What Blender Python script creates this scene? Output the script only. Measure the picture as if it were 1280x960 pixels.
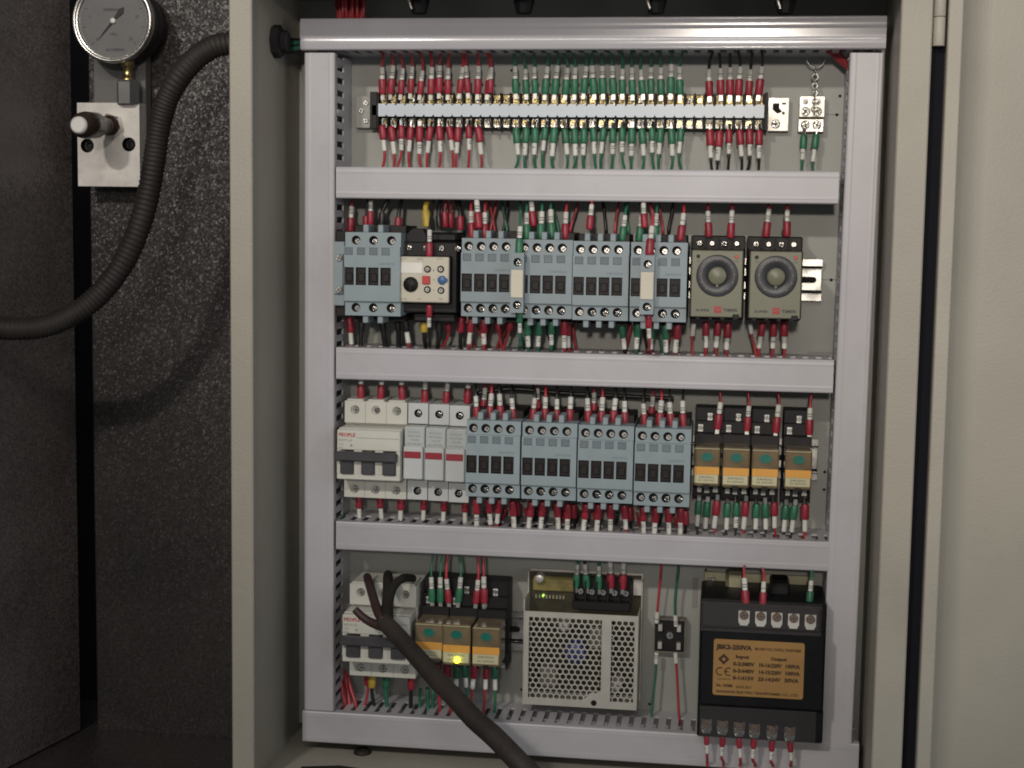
import bpy, math, random
from mathutils import Vector, Matrix
random.seed(7)
for o in list(bpy.data.objects): bpy.data.objects.remove(o)
scene = bpy.context.scene
COL = scene.collection

# ------------------------------------------------------------------ camera
F = 1900.0
AX, AY, AZ = [math.radians(v) for v in (-5.85, -8.04, -0.83)]
DIST = 1.30
def _rot():
    X = Matrix.Rotation(AX, 3, 'X'); Y = Matrix.Rotation(AY, 3, 'Y'); Z = Matrix.Rotation(AZ, 3, 'Z')
    return Y @ X @ Z
RC = _rot()
def conv(v): return Vector((v.x, v.z, -v.y))
cam_d = bpy.data.cameras.new('camera'); cam = bpy.data.objects.new('camera', cam_d); COL.objects.link(cam)
r_, u_, f_ = conv(RC @ Vector((1, 0, 0))), conv(RC @ Vector((0, -1, 0))), conv(RC @ Vector((0, 0, 1)))
M = Matrix((r_, u_, -f_)).transposed().to_4x4(); M.translation = Vector((0, -DIST, 0))
cam.matrix_world = M
cam_d.sensor_width = 36; cam_d.lens = F / 1280 * 36; cam_d.clip_start = 0.01; cam_d.clip_end = 50
scene.camera = cam
def P(px, py, y=0.0):
    """the point of the place, in the plane 'y' metres behind the mounting panel, seen at this spot of the photograph"""
    d = conv(RC @ Vector(((px - 640) / F, (py - 480) / F, 1)))
    k = (DIST + y) / d.y
    return Vector((d.x * k, y, d.z * k))

# ------------------------------------------------------------------ light
w = bpy.data.worlds.new('World'); scene.world = w; w.use_nodes = True
w.node_tree.nodes['Background'].inputs[0].default_value = (0.90, 0.95, 1.0, 1)
w.node_tree.nodes['Background'].inputs[1].default_value = 0.14
def lamp(name, kind, loc, target, energy, color, **kw):
    d = bpy.data.lights.new(name, kind); o = bpy.data.objects.new(name, d); COL.objects.link(o)
    o.location = loc; o.rotation_euler = (Vector(target) - Vector(loc)).to_track_quat('-Z', 'Y').to_euler()
    d.energy = energy; d.color = color
    for k, v in kw.items(): setattr(d, k, v)
    return o
lamp('work_lamp', 'SPOT', (0.02, -2.75, 0.40), (-0.02, 0, 0.18), 88, (1.0, 0.90, 0.79),
     spot_size=math.radians(30), spot_blend=1.0, shadow_soft_size=0.06)
lamp('tube_lamp', 'AREA', (-0.80, -2.2, 0.98), (-0.2, 0, 0.0), 15, (1.0, 0.93, 0.84), shape='RECTANGLE', size=0.13, size_y=0.05)
lamp('long_tube_lamp', 'AREA', (-0.10, -2.2, 1.0), (0.0, 0, 0.0), 7, (1.0, 0.95, 0.88), shape='RECTANGLE', size=0.95, size_y=0.09)
lamp('window_light', 'AREA', (1.7, -1.5, 0.35), (-0.1, 0, 0.0), 7.5, (0.90, 0.95, 1.0), shape='RECTANGLE', size=1.2, size_y=1.2)
lamp('machine_lamp', 'SPOT', (-1.5, -1.35, 0.34), (-0.53, 0.03, 0.18), 21, (1.0, 0.93, 0.84),
     spot_size=math.radians(19), spot_blend=1.0, shadow_soft_size=0.07)
lamp('added_wall_fill', 'SPOT', (0.35, -1.75, 0.62), (-0.60, -0.05, 0.22), 11, (1.0, 0.92, 0.86),
     spot_size=math.radians(16), spot_blend=1.0, shadow_soft_size=0.12)  # unseen spot, added to brighten the machine side wall
vs = scene.view_settings; vs.view_transform = 'Standard'; vs.look = 'None'; vs.exposure = 0.0; vs.gamma = 1.0
scene.render.film_transparent = False
scene.cycles.filter_width = 1.9
scene.cycles.max_bounces = 6

# ------------------------------------------------------------------ materials
def mat(name, col, rough=0.5, metal=0.0, var=0.08, vscale=40.0, bump=0.0, bscale=400.0, spec=0.5, emit=0.0, coat=0.0, trans=0.0, alpha=1.0, rvar=0.0, stain=0.0):
    m = bpy.data.materials.new(name); m.use_nodes = True
    nt = m.node_tree; b = nt.nodes['Principled BSDF']
    b.inputs['Roughness'].default_value = rough; b.inputs['Metallic'].default_value = metal
    b.inputs['Specular IOR Level'].default_value = spec
    b.inputs['Coat Weight'].default_value = coat; b.inputs['Transmission Weight'].default_value = trans
    b.inputs['Alpha'].default_value = alpha
    c = (*col, 1); b.inputs['Base Color'].default_value = c
    if emit: b.inputs['Emission Color'].default_value = c; b.inputs['Emission Strength'].default_value = emit
    tc = nt.nodes.new('ShaderNodeTexCoord')
    if var:
        n = nt.nodes.new('ShaderNodeTexNoise'); n.inputs['Scale'].default_value = vscale; n.inputs['Detail'].default_value = 6
        nt.links.new(tc.outputs['Object'], n.inputs['Vector'])
        mx = nt.nodes.new('ShaderNodeMix'); mx.data_type = 'RGBA'; mx.blend_type = 'MULTIPLY'; mx.inputs[0].default_value = 1
        mr = nt.nodes.new('ShaderNodeMapRange'); mr.inputs[1].default_value = 0.3; mr.inputs[2].default_value = 0.7
        mr.inputs[3].default_value = 1 - var; mr.inputs[4].default_value = 1 + var
        nt.links.new(n.outputs['Fac'], mr.inputs[0]); nt.links.new(mr.outputs[0], mx.inputs[7]); mx.inputs[6].default_value = c
        oi = nt.nodes.new('ShaderNodeObjectInfo'); ro = nt.nodes.new('ShaderNodeMapRange'); ro.inputs[3].default_value = .93; ro.inputs[4].default_value = 1.07
        nt.links.new(oi.outputs['Random'], ro.inputs[0]); my = nt.nodes.new('ShaderNodeMath'); my.operation = 'MULTIPLY'
        nt.links.new(ro.outputs[0], my.inputs[0]); nt.links.new(mr.outputs[0], my.inputs[1]); nt.links.new(my.outputs[0], mx.inputs[7])
        out = mx.outputs[2]
        if stain:
            n2 = nt.nodes.new('ShaderNodeTexNoise'); n2.inputs['Scale'].default_value = vscale * 1.3; n2.inputs['Detail'].default_value = 9; n2.inputs['Roughness'].default_value = 0.7
            nt.links.new(tc.outputs['Object'], n2.inputs['Vector'])
            m2 = nt.nodes.new('ShaderNodeMix'); m2.data_type = 'RGBA'; m2.blend_type = 'MIX'
            r2 = nt.nodes.new('ShaderNodeMapRange'); r2.inputs[1].default_value = 0.52; r2.inputs[2].default_value = 0.75; r2.inputs[3].default_value = 0; r2.inputs[4].default_value = stain
            nt.links.new(n2.outputs['Fac'], r2.inputs[0]); nt.links.new(r2.outputs[0], m2.inputs[0]); nt.links.new(out, m2.inputs[6])
            m2.inputs[7].default_value = (col[0] * .55, col[1] * .5, col[2] * .42, 1); out = m2.outputs[2]
        nt.links.new(out, b.inputs['Base Color'])
        if rvar:
            r3 = nt.nodes.new('ShaderNodeMapRange'); r3.inputs[1].default_value = 0.3; r3.inputs[2].default_value = 0.7
            r3.inputs[3].default_value = max(0.05, rough - rvar); r3.inputs[4].default_value = rough + rvar
            nt.links.new(n.outputs['Fac'], r3.inputs[0]); nt.links.new(r3.outputs[0], b.inputs['Roughness'])
    if bump:
        n = nt.nodes.new('ShaderNodeTexNoise'); n.inputs['Scale'].default_value = bscale; n.inputs['Detail'].default_value = 3
        nt.links.new(tc.outputs['Object'], n.inputs['Vector'])
        bp = nt.nodes.new('ShaderNodeBump'); bp.inputs['Strength'].default_value = bump; bp.inputs['Distance'].default_value = 0.001
        nt.links.new(n.outputs['Fac'], bp.inputs['Height']); nt.links.new(bp.outputs[0], b.inputs['Normal'])
    return m
PAINT = mat('cabinet_paint', (0.375, 0.347, 0.29), 0.5, bump=0.3, bscale=600, vscale=9, var=0.07, stain=0.2)
PANEL = mat('panel_paint', (0.325, 0.33, 0.305), 0.5, bump=0.1, bscale=900, vscale=14, var=0.07, stain=0.18)
PVC = mat('grey_pvc', (0.455, 0.445, 0.47), 0.38, vscale=14, var=0.06, stain=0.24, bump=0.05, bscale=500)
BLUE = mat('blue_grey_plastic', (0.25, 0.305, 0.33), 0.5, vscale=60, var=0.07, bump=0.06, bscale=1500)
BLUED = mat('blue_grey_recess', (0.14, 0.175, 0.195), 0.55, vscale=60, var=0.07)
BLACK = mat('black_plastic', (0.011, 0.010, 0.011), 0.5, spec=0.3, vscale=60, var=0.25)
DARK = mat('dark_brown_plastic', (0.013, 0.010, 0.010), 0.5, spec=0.3, vscale=60, var=0.3)
HOLE = mat('recess_shade', (0.010, 0.010, 0.010), 0.7, var=0, spec=0.2)  # near-black colour standing for the shade inside holes and recesses
RUBBER = mat('black_rubber', (0.017, 0.014, 0.012), 0.6, spec=0.3, vscale=40, var=0.3, bump=0.2, bscale=700)
CABLE = mat('cable_sheath', (0.034, 0.027, 0.023), 0.6, spec=0.3, vscale=30, var=0.35, bump=0.4, bscale=300, stain=0.3)
HOSE = mat('hose_plastic', (0.021, 0.017, 0.015), 0.6, spec=0.35, vscale=40, var=0.3)
CREAM = mat('cream_plastic', (0.58, 0.54, 0.44), 0.45, vscale=50, var=0.05, stain=0.1)
WHITEP = mat('ivory_white_plastic', (0.60, 0.59, 0.53), 0.45, vscale=40, var=0.05, stain=0.1)
FUSEW = mat('cool_white_plastic', (0.52, 0.54, 0.54), 0.45, vscale=40, var=0.05)
SILVER = mat('zinc_steel', (0.66, 0.64, 0.60), 0.28, 1.0, vscale=90, var=0.15, rvar=0.1)
PLATED = mat('plated_plate', (0.66, 0.63, 0.57), 0.4, 0.6, vscale=60, var=0.1, rvar=0.1)
BRASS = mat('brass', (0.62, 0.50, 0.22), 0.3, 1.0, vscale=90, var=0.15)
ALU = mat('machined_aluminium', (0.74, 0.71, 0.67), 0.55, 0.35, vscale=70, var=0.1, bump=0.15, bscale=700, stain=0.45)
REDS = mat('red_vinyl', (0.31, 0.024, 0.042), 0.4, vscale=120, var=0.22)
GREENS = mat('green_vinyl', (0.033, 0.165, 0.088), 0.4, vscale=120, var=0.22)
YELLOWS = mat('yellow_vinyl', (0.5, 0.36, 0.05), 0.4, vscale=120, var=0.2)
BLACKS = mat('black_vinyl', (0.018, 0.016, 0.016), 0.4, vscale=120, var=0.2)
WHITEM = mat('white_marker_tube', (0.66, 0.65, 0.60), 0.45, vscale=150, var=0.08)
INK = mat('ink', (0.06, 0.06, 0.07), 0.7, var=0)
INKF = mat('faint_ink', (0.16, 0.20, 0.23), 0.7, var=0)
INKG = mat('grey_ink', (0.24, 0.23, 0.22), 0.7, var=0)
INKR = mat('red_ink', (0.42, 0.045, 0.05), 0.6, var=0)
INKB = mat('brown_ink', (0.04, 0.018, 0.006), 0.7, var=0)
REDB = mat('red_button', (0.5, 0.05, 0.05), 0.4, var=0.1)
BLUEB = mat('blue_knob', (0.06, 0.14, 0.32), 0.4, var=0.1)
KHAKI = mat('khaki_plastic', (0.17, 0.168, 0.115), 0.4, vscale=60, var=0.06)
SMOKE = mat('smoked_cover', (0.17, 0.125, 0.07), 0.2, vscale=70, var=0.3, coat=0.4)
AMBER = mat('orange_label', (0.68, 0.33, 0.06), 0.5, vscale=60, var=0.08)
LABELY = mat('pale_yellow_label', (0.52, 0.49, 0.31), 0.5, vscale=60, var=0.08)
TEAL = mat('teal_flag', (0.012, 0.15, 0.115), 0.35, vscale=60, var=0.2)
DIAL = mat('dial_ring', (0.045, 0.045, 0.052), 0.4, vscale=60, var=0.2)
STRIPB = mat('pale_blue_strip', (0.56, 0.62, 0.68), 0.35, vscale=30, var=0.05)
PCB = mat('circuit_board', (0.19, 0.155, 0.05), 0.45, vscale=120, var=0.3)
TRLABEL = mat('ochre_label', (0.33, 0.18, 0.055), 0.5, vscale=40, var=0.08)
TRBODY = mat('transformer_resin', (0.008, 0.008, 0.009), 0.6, spec=0.15, vscale=50, var=0.3, bump=0.2, bscale=500)
CLEAR = mat('smoky_terminal_cover', (0.30, 0.28, 0.28), 0.25, var=0, trans=0.0, alpha=0.05, coat=0.0)
IRON = mat('zinc_passivated', (0.40, 0.38, 0.26), 0.4, 0.7, vscale=60, var=0.2)
GLOW = mat('lit_led', (0.85, 0.95, 0.03), 0.4, var=0, emit=7)
GLOWG = mat('lit_green_led', (0.45, 0.9, 0.1), 0.4, var=0, emit=1.2)
GAUGEF = mat('gauge_face', (0.16, 0.16, 0.16), 0.35, vscale=60, var=0.08, coat=0.3)
CAPB = mat('capacitor_sleeve', (0.05, 0.07, 0.26), 0.35, vscale=80, var=0.2)
CAPG = mat('component_grey', (0.18, 0.16, 0.13), 0.5, vscale=80, var=0.3)
GAP = mat('gap_black', (0.011, 0.011, 0.015), 0.8, var=0, spec=0.1)
PVCG = mat('glossy_grey_pvc', (0.47, 0.46, 0.49), 0.16, vscale=12, var=0.05, spec=0.5)
BRONZE = mat('dull_bronze_metal', (0.36, 0.29, 0.15), 0.25, 1.0, vscale=300, var=0.5, bump=1.0, bscale=500)
DULL = mat('dull_steel', (0.34, 0.33, 0.30), 0.25, 1.0, vscale=120, var=0.3, bump=0.8, bscale=450)
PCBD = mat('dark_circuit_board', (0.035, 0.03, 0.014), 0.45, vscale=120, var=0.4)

def hammertone(name, col, ro):
    m = mat(name, col, ro, var=0.25, vscale=9, stain=0.3)
    nt = m.node_tree; b = nt.nodes['Principled BSDF']
    tc = nt.nodes.new('ShaderNodeTexCoord'); ge = nt.nodes.new('ShaderNodeNewGeometry')
    v = nt.nodes.new('ShaderNodeTexVoronoi'); v.inputs['Scale'].default_value = 600
    nt.links.new(tc.outputs['Object'], v.inputs['Vector'])
    a = nt.nodes.new('ShaderNodeVectorMath'); a.operation = 'SUBTRACT'; a.inputs[1].default_value = (.5, .5, .5); nt.links.new(v.outputs['Color'], a.inputs[0])
    k = nt.nodes.new('ShaderNodeVectorMath'); k.operation = 'SCALE'; k.inputs['Scale'].default_value = .31; nt.links.new(a.outputs[0], k.inputs[0])
    n = nt.nodes.new('ShaderNodeVectorMath'); n.operation = 'ADD'; nt.links.new(k.outputs[0], n.inputs[0]); nt.links.new(ge.outputs['Normal'], n.inputs[1])
    z = nt.nodes.new('ShaderNodeVectorMath'); z.operation = 'NORMALIZE'; nt.links.new(n.outputs[0], z.inputs[0]); nt.links.new(z.outputs[0], b.inputs['Normal'])
    return m
HAMMER = hammertone('charcoal_hammertone', (0.036, 0.031, 0.030), 0.38)
HAMMER_LIT = hammertone('charcoal_hammertone_lit', (0.115, 0.098, 0.092), 0.36)  # same charcoal paint, lightened: light on the side wall put into the colour

# ------------------------------------------------------------------ mesh builder (units: millimetres)
class MB:
    def __init__(s): s.v = []; s.f = []; s.m = []; s.sm = []; s.k = 0
    def add(s, v, f, smooth=False):
        n = len(s.v); s.v += [tuple(p) for p in v]
        for q in f: s.f.append([i + n for i in q]); s.m.append(s.k); s.sm.append(smooth)
    def box(s, x0, x1, y0, y1, z0, z1, c=0.0):
        if x0 > x1: x0, x1 = x1, x0
        if y0 > y1: y0, y1 = y1, y0
        if z0 > z1: z0, z1 = z1, z0
        c = min(c, (x1 - x0) * .49, (y1 - y0) * .49, (z1 - z0) * .49)
        if c <= 0:
            v = [(x, y, z) for x in (x0, x1) for y in (y0, y1) for z in (z0, z1)]
            s.add(v, [(0, 1, 3, 2), (4, 6, 7, 5), (0, 4, 5, 1), (2, 3, 7, 6), (0, 2, 6, 4), (1, 5, 7, 3)]); return
        lo = (x0, y0, z0); hi = (x1, y1, z1); ids = {}; v = []
        for a in (0, 1):
            for b in (0, 1):
                for d in (0, 1):
                    sg = (a, b, d)
                    for ax in range(3):
                        p = []
                        for i in range(3):
                            e = hi[i] if sg[i] else lo[i]
                            if i != ax: e += -c if sg[i] else c
                            p.append(e)
                        ids[(sg, ax)] = len(v); v.append(p)
        f = []
        for ax in range(3):
            o = [i for i in range(3) if i != ax]
            for sd in (0, 1):
                q = []
                for (a, b) in ((0, 0), (1, 0), (1, 1), (0, 1)):
                    sg = [0, 0, 0]; sg[ax] = sd; sg[o[0]] = a; sg[o[1]] = b; q.append(ids[(tuple(sg), ax)])
                f.append(q)
        for ax in range(3):
            o = [i for i in range(3) if i != ax]
            for a in (0, 1):
                for b in (0, 1):
                    s0 = [0, 0, 0]; s0[o[0]] = a; s0[o[1]] = b; s1 = list(s0); s1[ax] = 1; s0 = tuple(s0); s1 = tuple(s1)
                    f.append([ids[(s0, o[0])], ids[(s0, o[1])], ids[(s1, o[1])], ids[(s1, o[0])]])
        for a in (0, 1):
            for b in (0, 1):
                for d in (0, 1): f.append([ids[((a, b, d), i)] for i in range(3)])
        s.add(v, f)
    def prism(s, pts, y0, y1, smooth=False):
        n = len(pts); v = [(x, y0, z) for x, z in pts] + [(x, y1, z) for x, z in pts]
        s.add(v, [list(range(n)), list(range(2 * n - 1, n - 1, -1))])
        s.add(v, [(i, (i + 1) % n, n + (i + 1) % n, n + i) for i in range(n)], smooth)
    def lathe(s, prof, c=(0, 0, 0), ax='y', n=20, smooth=True):
        """prof: list of (radius, along); axis through c"""
        v = []
        for r, t in prof:
            for i in range(n):
                a = 2 * math.pi * i / n; p, q = r * math.cos(a), r * math.sin(a)
                v.append({'y': (c[0] + p, c[1] + t, c[2] + q), 'z': (c[0] + p, c[1] + q, c[2] + t), 'x': (c[0] + t, c[1] + p, c[2] + q)}[ax])
        f = []
        for k in range(len(prof) - 1):
            for i in range(n): f.append((k * n + i, k * n + (i + 1) % n, (k + 1) * n + (i + 1) % n, (k + 1) * n + i))
        s.add(v, f, smooth)
        m = len(prof) - 1
        if prof[0][0] > 1e-6: s.add(v[:n], [list(range(n))])
        if prof[m][0] > 1e-6: s.add(v[m * n:], [list(range(n))])
    def cyl(s, x, z, r, y0, y1, n=16, bev=0.0):
        """round thing standing on y0 with its face at y1 (towards the viewer)"""
        sg = 1 if y1 > y0 else -1
        s.lathe([(r, y0), (r, y1 - sg * bev), (r - bev, y1)] if bev else [(r, y0), (r, y1)], (x, 0, z), 'y', n)
    def tube(s, pts, r, n=8, cap=True):
        pts = [Vector(p) for p in pts]; rs = r if isinstance(r, (list, tuple)) else [r] * len(pts)
        t = (pts[1] - pts[0]).normalized(); u = t.orthogonal().normalized(); v = []
        for i, p in enumerate(pts):
            t2 = (pts[min(i + 1, len(pts) - 1)] - pts[max(i - 1, 0)]).normalized()
            u = (u - t2 * u.dot(t2)); u = u.normalized() if u.length > 1e-6 else t2.orthogonal().normalized()
            b = t2.cross(u)
            for k in range(n):
                a = 2 * math.pi * k / n; v.append(p + (u * math.cos(a) + b * math.sin(a)) * rs[i])
        f = [(i * n + k, i * n + (k + 1) % n, (i + 1) * n + (k + 1) % n, (i + 1) * n + k) for i in range(len(pts) - 1) for k in range(n)]
        s.add(v, f, True)
        if cap: s.add(v[:n], [list(range(n))]); s.add(v[-n:], [list(range(n))])
    def holecell(s, x0, x1, z0, z1, y, hole, depth, k2=0):
        """a face rectangle with a real recess in it: hole = ('c', cx, cz, r) or ('r', hx0, hx1, hz0, hz1)"""
        if hole[0] == 'c':
            _, cx, cz, r = hole; N = 20; ang = [2 * math.pi * (i + .5) / N for i in range(N)]
            inn = [(cx + r * math.cos(a), cz + r * math.sin(a)) for a in ang]; out = []
            for a in ang:
                dx, dz = math.cos(a), math.sin(a)
                k = min(((x1 - cx) / dx if dx > 0 else (x0 - cx) / dx) if abs(dx) > 1e-9 else 1e9, ((z1 - cz) / dz if dz > 0 else (z0 - cz) / dz) if abs(dz) > 1e-9 else 1e9)
                out.append((cx + dx * k, cz + dz * k))
            for (qx, qz) in ((x0, z0), (x0, z1), (x1, z0), (x1, z1)):   # snap the nearest ray to each corner
                j = min(range(N), key=lambda i: (out[i][0] - qx) ** 2 + (out[i][1] - qz) ** 2); out[j] = (qx, qz)
        else:
            _, a, b, c, d = hole; inn = [(a, c), (b, c), (b, d), (a, d)]; out = [(x0, z0), (x1, z0), (x1, z1), (x0, z1)]; N = 4
        v = [(x, y, z) for x, z in out] + [(x, y, z) for x, z in inn] + [(x, y + depth, z) for x, z in inn]
        s.add(v[:2 * N], [(i, (i + 1) % N, N + (i + 1) % N, N + i) for i in range(N)])
        f = [(i, (i + 1) % N, N + (i + 1) % N, N + i) for i in range(N)]
        f.append([N + i for i in range(N)])
        kk = s.k; s.k = k2; s.add(v[N:], f); s.k = kk
    def rect(s, x0, x1, z0, z1, y): s.add([(x0, y, z0), (x1, y, z0), (x1, y, z1), (x0, y, z1)], [(0, 1, 2, 3)])
    def mesh(s, name, mats):
        me = bpy.data.meshes.new(name)
        me.from_pydata([(a * .001, b * .001, c * .001) for a, b, c in s.v], [], s.f)
        mats = mats if isinstance(mats, (list, tuple)) else [mats]
        for m in mats: me.materials.append(m)
        me.polygons.foreach_set('material_index', s.m); me.polygons.foreach_set('use_smooth', s.sm)
        import bmesh
        bm = bmesh.new(); bm.from_mesh(me); bmesh.ops.recalc_face_normals(bm, faces=bm.faces); bm.to_mesh(me); bm.free()
        me.update(); return me
    def build(s, name, mats, parent=None, **kw): return link(name, s.mesh(name, mats), parent, **kw)
def link(name, me, parent=None, loc=None, rot=None):
    o = bpy.data.objects.new(name, me); COL.objects.link(o)
    if parent is not None: o.parent = parent
    if loc is not None: o.location = loc
    if rot is not None: o.rotation_euler = rot
    return o
def tag(o, label=None, cat=None, group=None, kind=None):
    if label: o['label'] = label
    if cat: o['category'] = cat
    if group: o['group'] = group
    if kind: o['kind'] = kind
    return o
def thing(name, loc, label, cat, group=None, roll=0.0):
    o = bpy.data.objects.new(name, None); COL.objects.link(o); o.location = loc; o.empty_display_size = .01
    o.rotation_euler = (0, roll, 0)
    return tag(o, label, cat, group)
CH = {}
def copy_tree(o, parent=None):
    c = o.copy(); COL.objects.link(c)
    if parent is not None: c.parent = parent
    for ch in list(o.children): copy_tree(ch, c)
    return c
def mm(x): return x * 1000
FONT = None
def text(s, name, m, parent, x, z, y, size, width=None, align='CENTER', bold=0.0):
    """flat print lying on a face (x, y, z and size in mm)"""
    cu = bpy.data.curves.new(name, 'FONT'); cu.body = s; cu.size = size; cu.align_x = align; cu.align_y = 'CENTER'; cu.resolution_u = 2
    cu.offset = bold
    t = bpy.data.objects.new('tmp', cu); COL.objects.link(t)
    dg = bpy.context.evaluated_depsgraph_get(); me = bpy.data.meshes.new_from_object(t.evaluated_get(dg))
    bpy.data.objects.remove(t)
    xs = [v.co.x for v in me.vertices]
    k = (width / (max(xs) - min(xs))) if width and xs else 1.0
    for v in me.vertices: v.co = Vector((v.co.x * k + x, y, v.co.y + z)) * .001
    me.materials.clear(); me.materials.append(m); me.name = name
    return link(name, me, parent)
def dims(l, r, t, b, y):
    """centre and size (mm) of an upright rectangle seen between these edges of the photograph, at depth y (m)"""
    cx, cy = (l + r) / 2, (t + b) / 2
    a, c = P(l, cy, y), P(r, cy, y); d, e = P(cx, t, y), P(cx, b, y)
    return (a.x + c.x) / 2, (d.z + e.z) / 2, mm(c.x - a.x), mm(d.z - e.z)
ORD = ['', 'first', 'second', 'third', 'fourth', 'fifth', 'sixth', 'seventh', 'eighth', 'ninth', 'tenth', 'eleventh', 'twelfth', 'thirteenth',
       'fourteenth', 'fifteenth', 'sixteenth', 'seventeenth', 'eighteenth', 'nineteenth', 'twentieth', 'twenty-first', 'twenty-second', 'twenty-third', 'twenty-fourth']

# ================================================================== machine beside the cabinet
FLOORZ = P(106, 915, 0.05).z
mach = thing('machine_housing', (P(200, 500, .06).x, .06, FLOORZ), 'charcoal hammertone machine housing standing left of the grey cabinet', 'machine')
ox, oz = mach.location.x, mach.location.z
def mach_local(v): return (mm(v.x - ox), mm(v.y - .06), mm(v.z - oz))
b = MB(); x0 = mm(P(117, 600, .062).x - ox); b.box(x0, 330, 2, 10, -60, 1000, 1.5); b.build('back_plate', HAMMER, mach)
b = MB(); b.box(-500, 900, 85, 95, -200, 1000); b.build('rear_plate', GAP, mach)
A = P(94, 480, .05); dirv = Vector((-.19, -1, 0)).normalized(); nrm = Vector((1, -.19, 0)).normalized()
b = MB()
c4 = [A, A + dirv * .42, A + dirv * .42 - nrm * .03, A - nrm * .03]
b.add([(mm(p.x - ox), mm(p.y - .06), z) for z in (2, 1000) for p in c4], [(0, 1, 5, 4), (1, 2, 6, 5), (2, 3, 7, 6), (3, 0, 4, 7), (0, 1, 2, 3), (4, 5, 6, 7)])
b.build('side_wall', HAMMER_LIT, mach)
b = MB(); b.box(-520, 330, -420, 85, -8, 0, 1); b.build('base_plate', HAMMER, mach)

# ================================================================== cabinet
YL = -0.145
xl0, xl1 = P(288.5, 480, YL).x, P(316.5, 480, YL).x
xr0, xr1 = P(1108, 480, YL).x, P(1147, 480, YL).x
ZF = P(372, 912, 0).z; ZR = P(700, -14, 0).z
ZT = ZR + .02; ZB = ZF - .004
cab = thing('electrical_cabinet', (0, 0.02, ZF), 'open pale grey steel cabinet holding the wiring panel', 'cabinet')
def cz(z): return mm(z - ZF)
def cy(y): return mm(y - .02)
T = 2.0
H0, H1 = cz(ZF) - 30, cz(ZT)
b = MB()
XL0, XL1, XR0, XR1 = mm(xl0), mm(xl1), mm(xr0), mm(xr1)
WALLX = XL1 - 4.0
b.box(XL0, WALLX, cy(YL) + 1.5, 4, H0, H1); b.build('side_wall', PAINT, cab)
b = MB(); b.box(XR0 + 3, XR1 - 1, cy(YL) + 1.5, 4, H0, H1); b.build('side_wall', PAINT, cab)
b = MB(); b.box(XL0, XL1, cy(YL) - 1.0, cy(YL) + 1.5, H0, H1, 1.0); b.build('front_flange', PAINT, cab)
b = MB(); b.box(XR0, XR1, cy(YL) - 1.0, cy(YL) + 1.5, H0, H1, 1.0); b.build('front_flange', PAINT, cab)
b = MB(); b.box(WALLX, XR0 + 3, cy(YL) + 2, 4, cz(ZR), cz(ZR) + T); b.build('roof', PAINT, cab)
b = MB(); b.box(XL1, XR0, cy(YL) - 1.0, cy(YL) + 1.5, cz(ZR) - 15, H1, 1.0); b.build('front_flange', PAINT, cab)
b = MB(); b.box(WALLX, XR0 + 3, cy(YL) + 2, 4, -T, 0); b.build('floor_plate', PAINT, cab)
b = MB(); b.box(WALLX, XR0 + 3, 2, 4, 0, cz(ZR)); b.build('back_wall', PAINT, cab)
xp0, xp1 = mm(P(379, 480, 0).x) - 4, mm(P(1094, 480, 0).x) + 4
b = MB(); b.box(xp0, xp1, cy(0), cy(0) + 2, 6, cz(P(700, -2, 0).z), .6)
b.build('mounting_panel', PANEL, cab)
for (pa, pb) in (((1030, 143), (1050, 143.5)), ((1028, 349), (1046, 350)), ((1010, 441), (1040, 441)), ((866, 722), (872, 760)), ((700, 84), (704, 96))):
    qa, qb = P(*pa, 0), P(*pb, 0); b = MB()
    b.box(mm(qa.x), mm(qb.x), cy(0) - .15, cy(0) + .5, cz(min(qa.z, qb.z)) - .35, cz(max(qa.z, qb.z)) + .35 if abs(qa.x - qb.x) > .008 else cz(max(qa.z, qb.z))); b.build('scribe_mark', INKG, cab)
for (px, py) in ((1046, 143.5), (1039, 350), (1044, 441), (1050, 120), (1031, 590), (1030, 612), (652, 862), (812, 880), (640, 88)):
    q = P(px, py, 0); b = MB(); b.cyl(mm(q.x), cz(q.z), 1.3, cy(0) + .3, cy(0) - .15, 10); b.build('drill_hole', HOLE, cab)
# hinge + black strip across the gap on the right
g0, g1 = mm(P(1149, 480, YL).x), mm(P(1164, 480, YL).x)
b = MB(); b.box(g0 - 2.0, g1 + 3.0, cy(YL) + 10, cy(YL) + 14, H0, cz(P(1172, 58, YL + .01).z)); b.build('gap_strip', GAP, cab)
hx = mm(P(1175, 25, YL).x); hz1 = cz(P(1175, 57, YL).z); hzm = cz(P(1175, 21, YL).z)
b = MB(); b.lathe([(4.2, hz1), (4.4, hz1 + .4), (4.4, hzm - .4), (4.2, hzm)], (hx, cy(YL) + 3, 0), 'z', 20)
b.lathe([(4.2, hzm + .5), (4.4, hzm + .9), (4.4, hzm + 60), (4.2, hzm + 60)], (hx, cy(YL) + 3, 0), 'z', 20); b.build('hinge', PAINT, cab)
b = MB(); b.box(hx - 9, hx - 4, cy(YL) + 5, cy(YL) + 8, hzm - 12, hzm + 60, .5); b.build('hinge_leaf', PAINT, cab)
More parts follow.
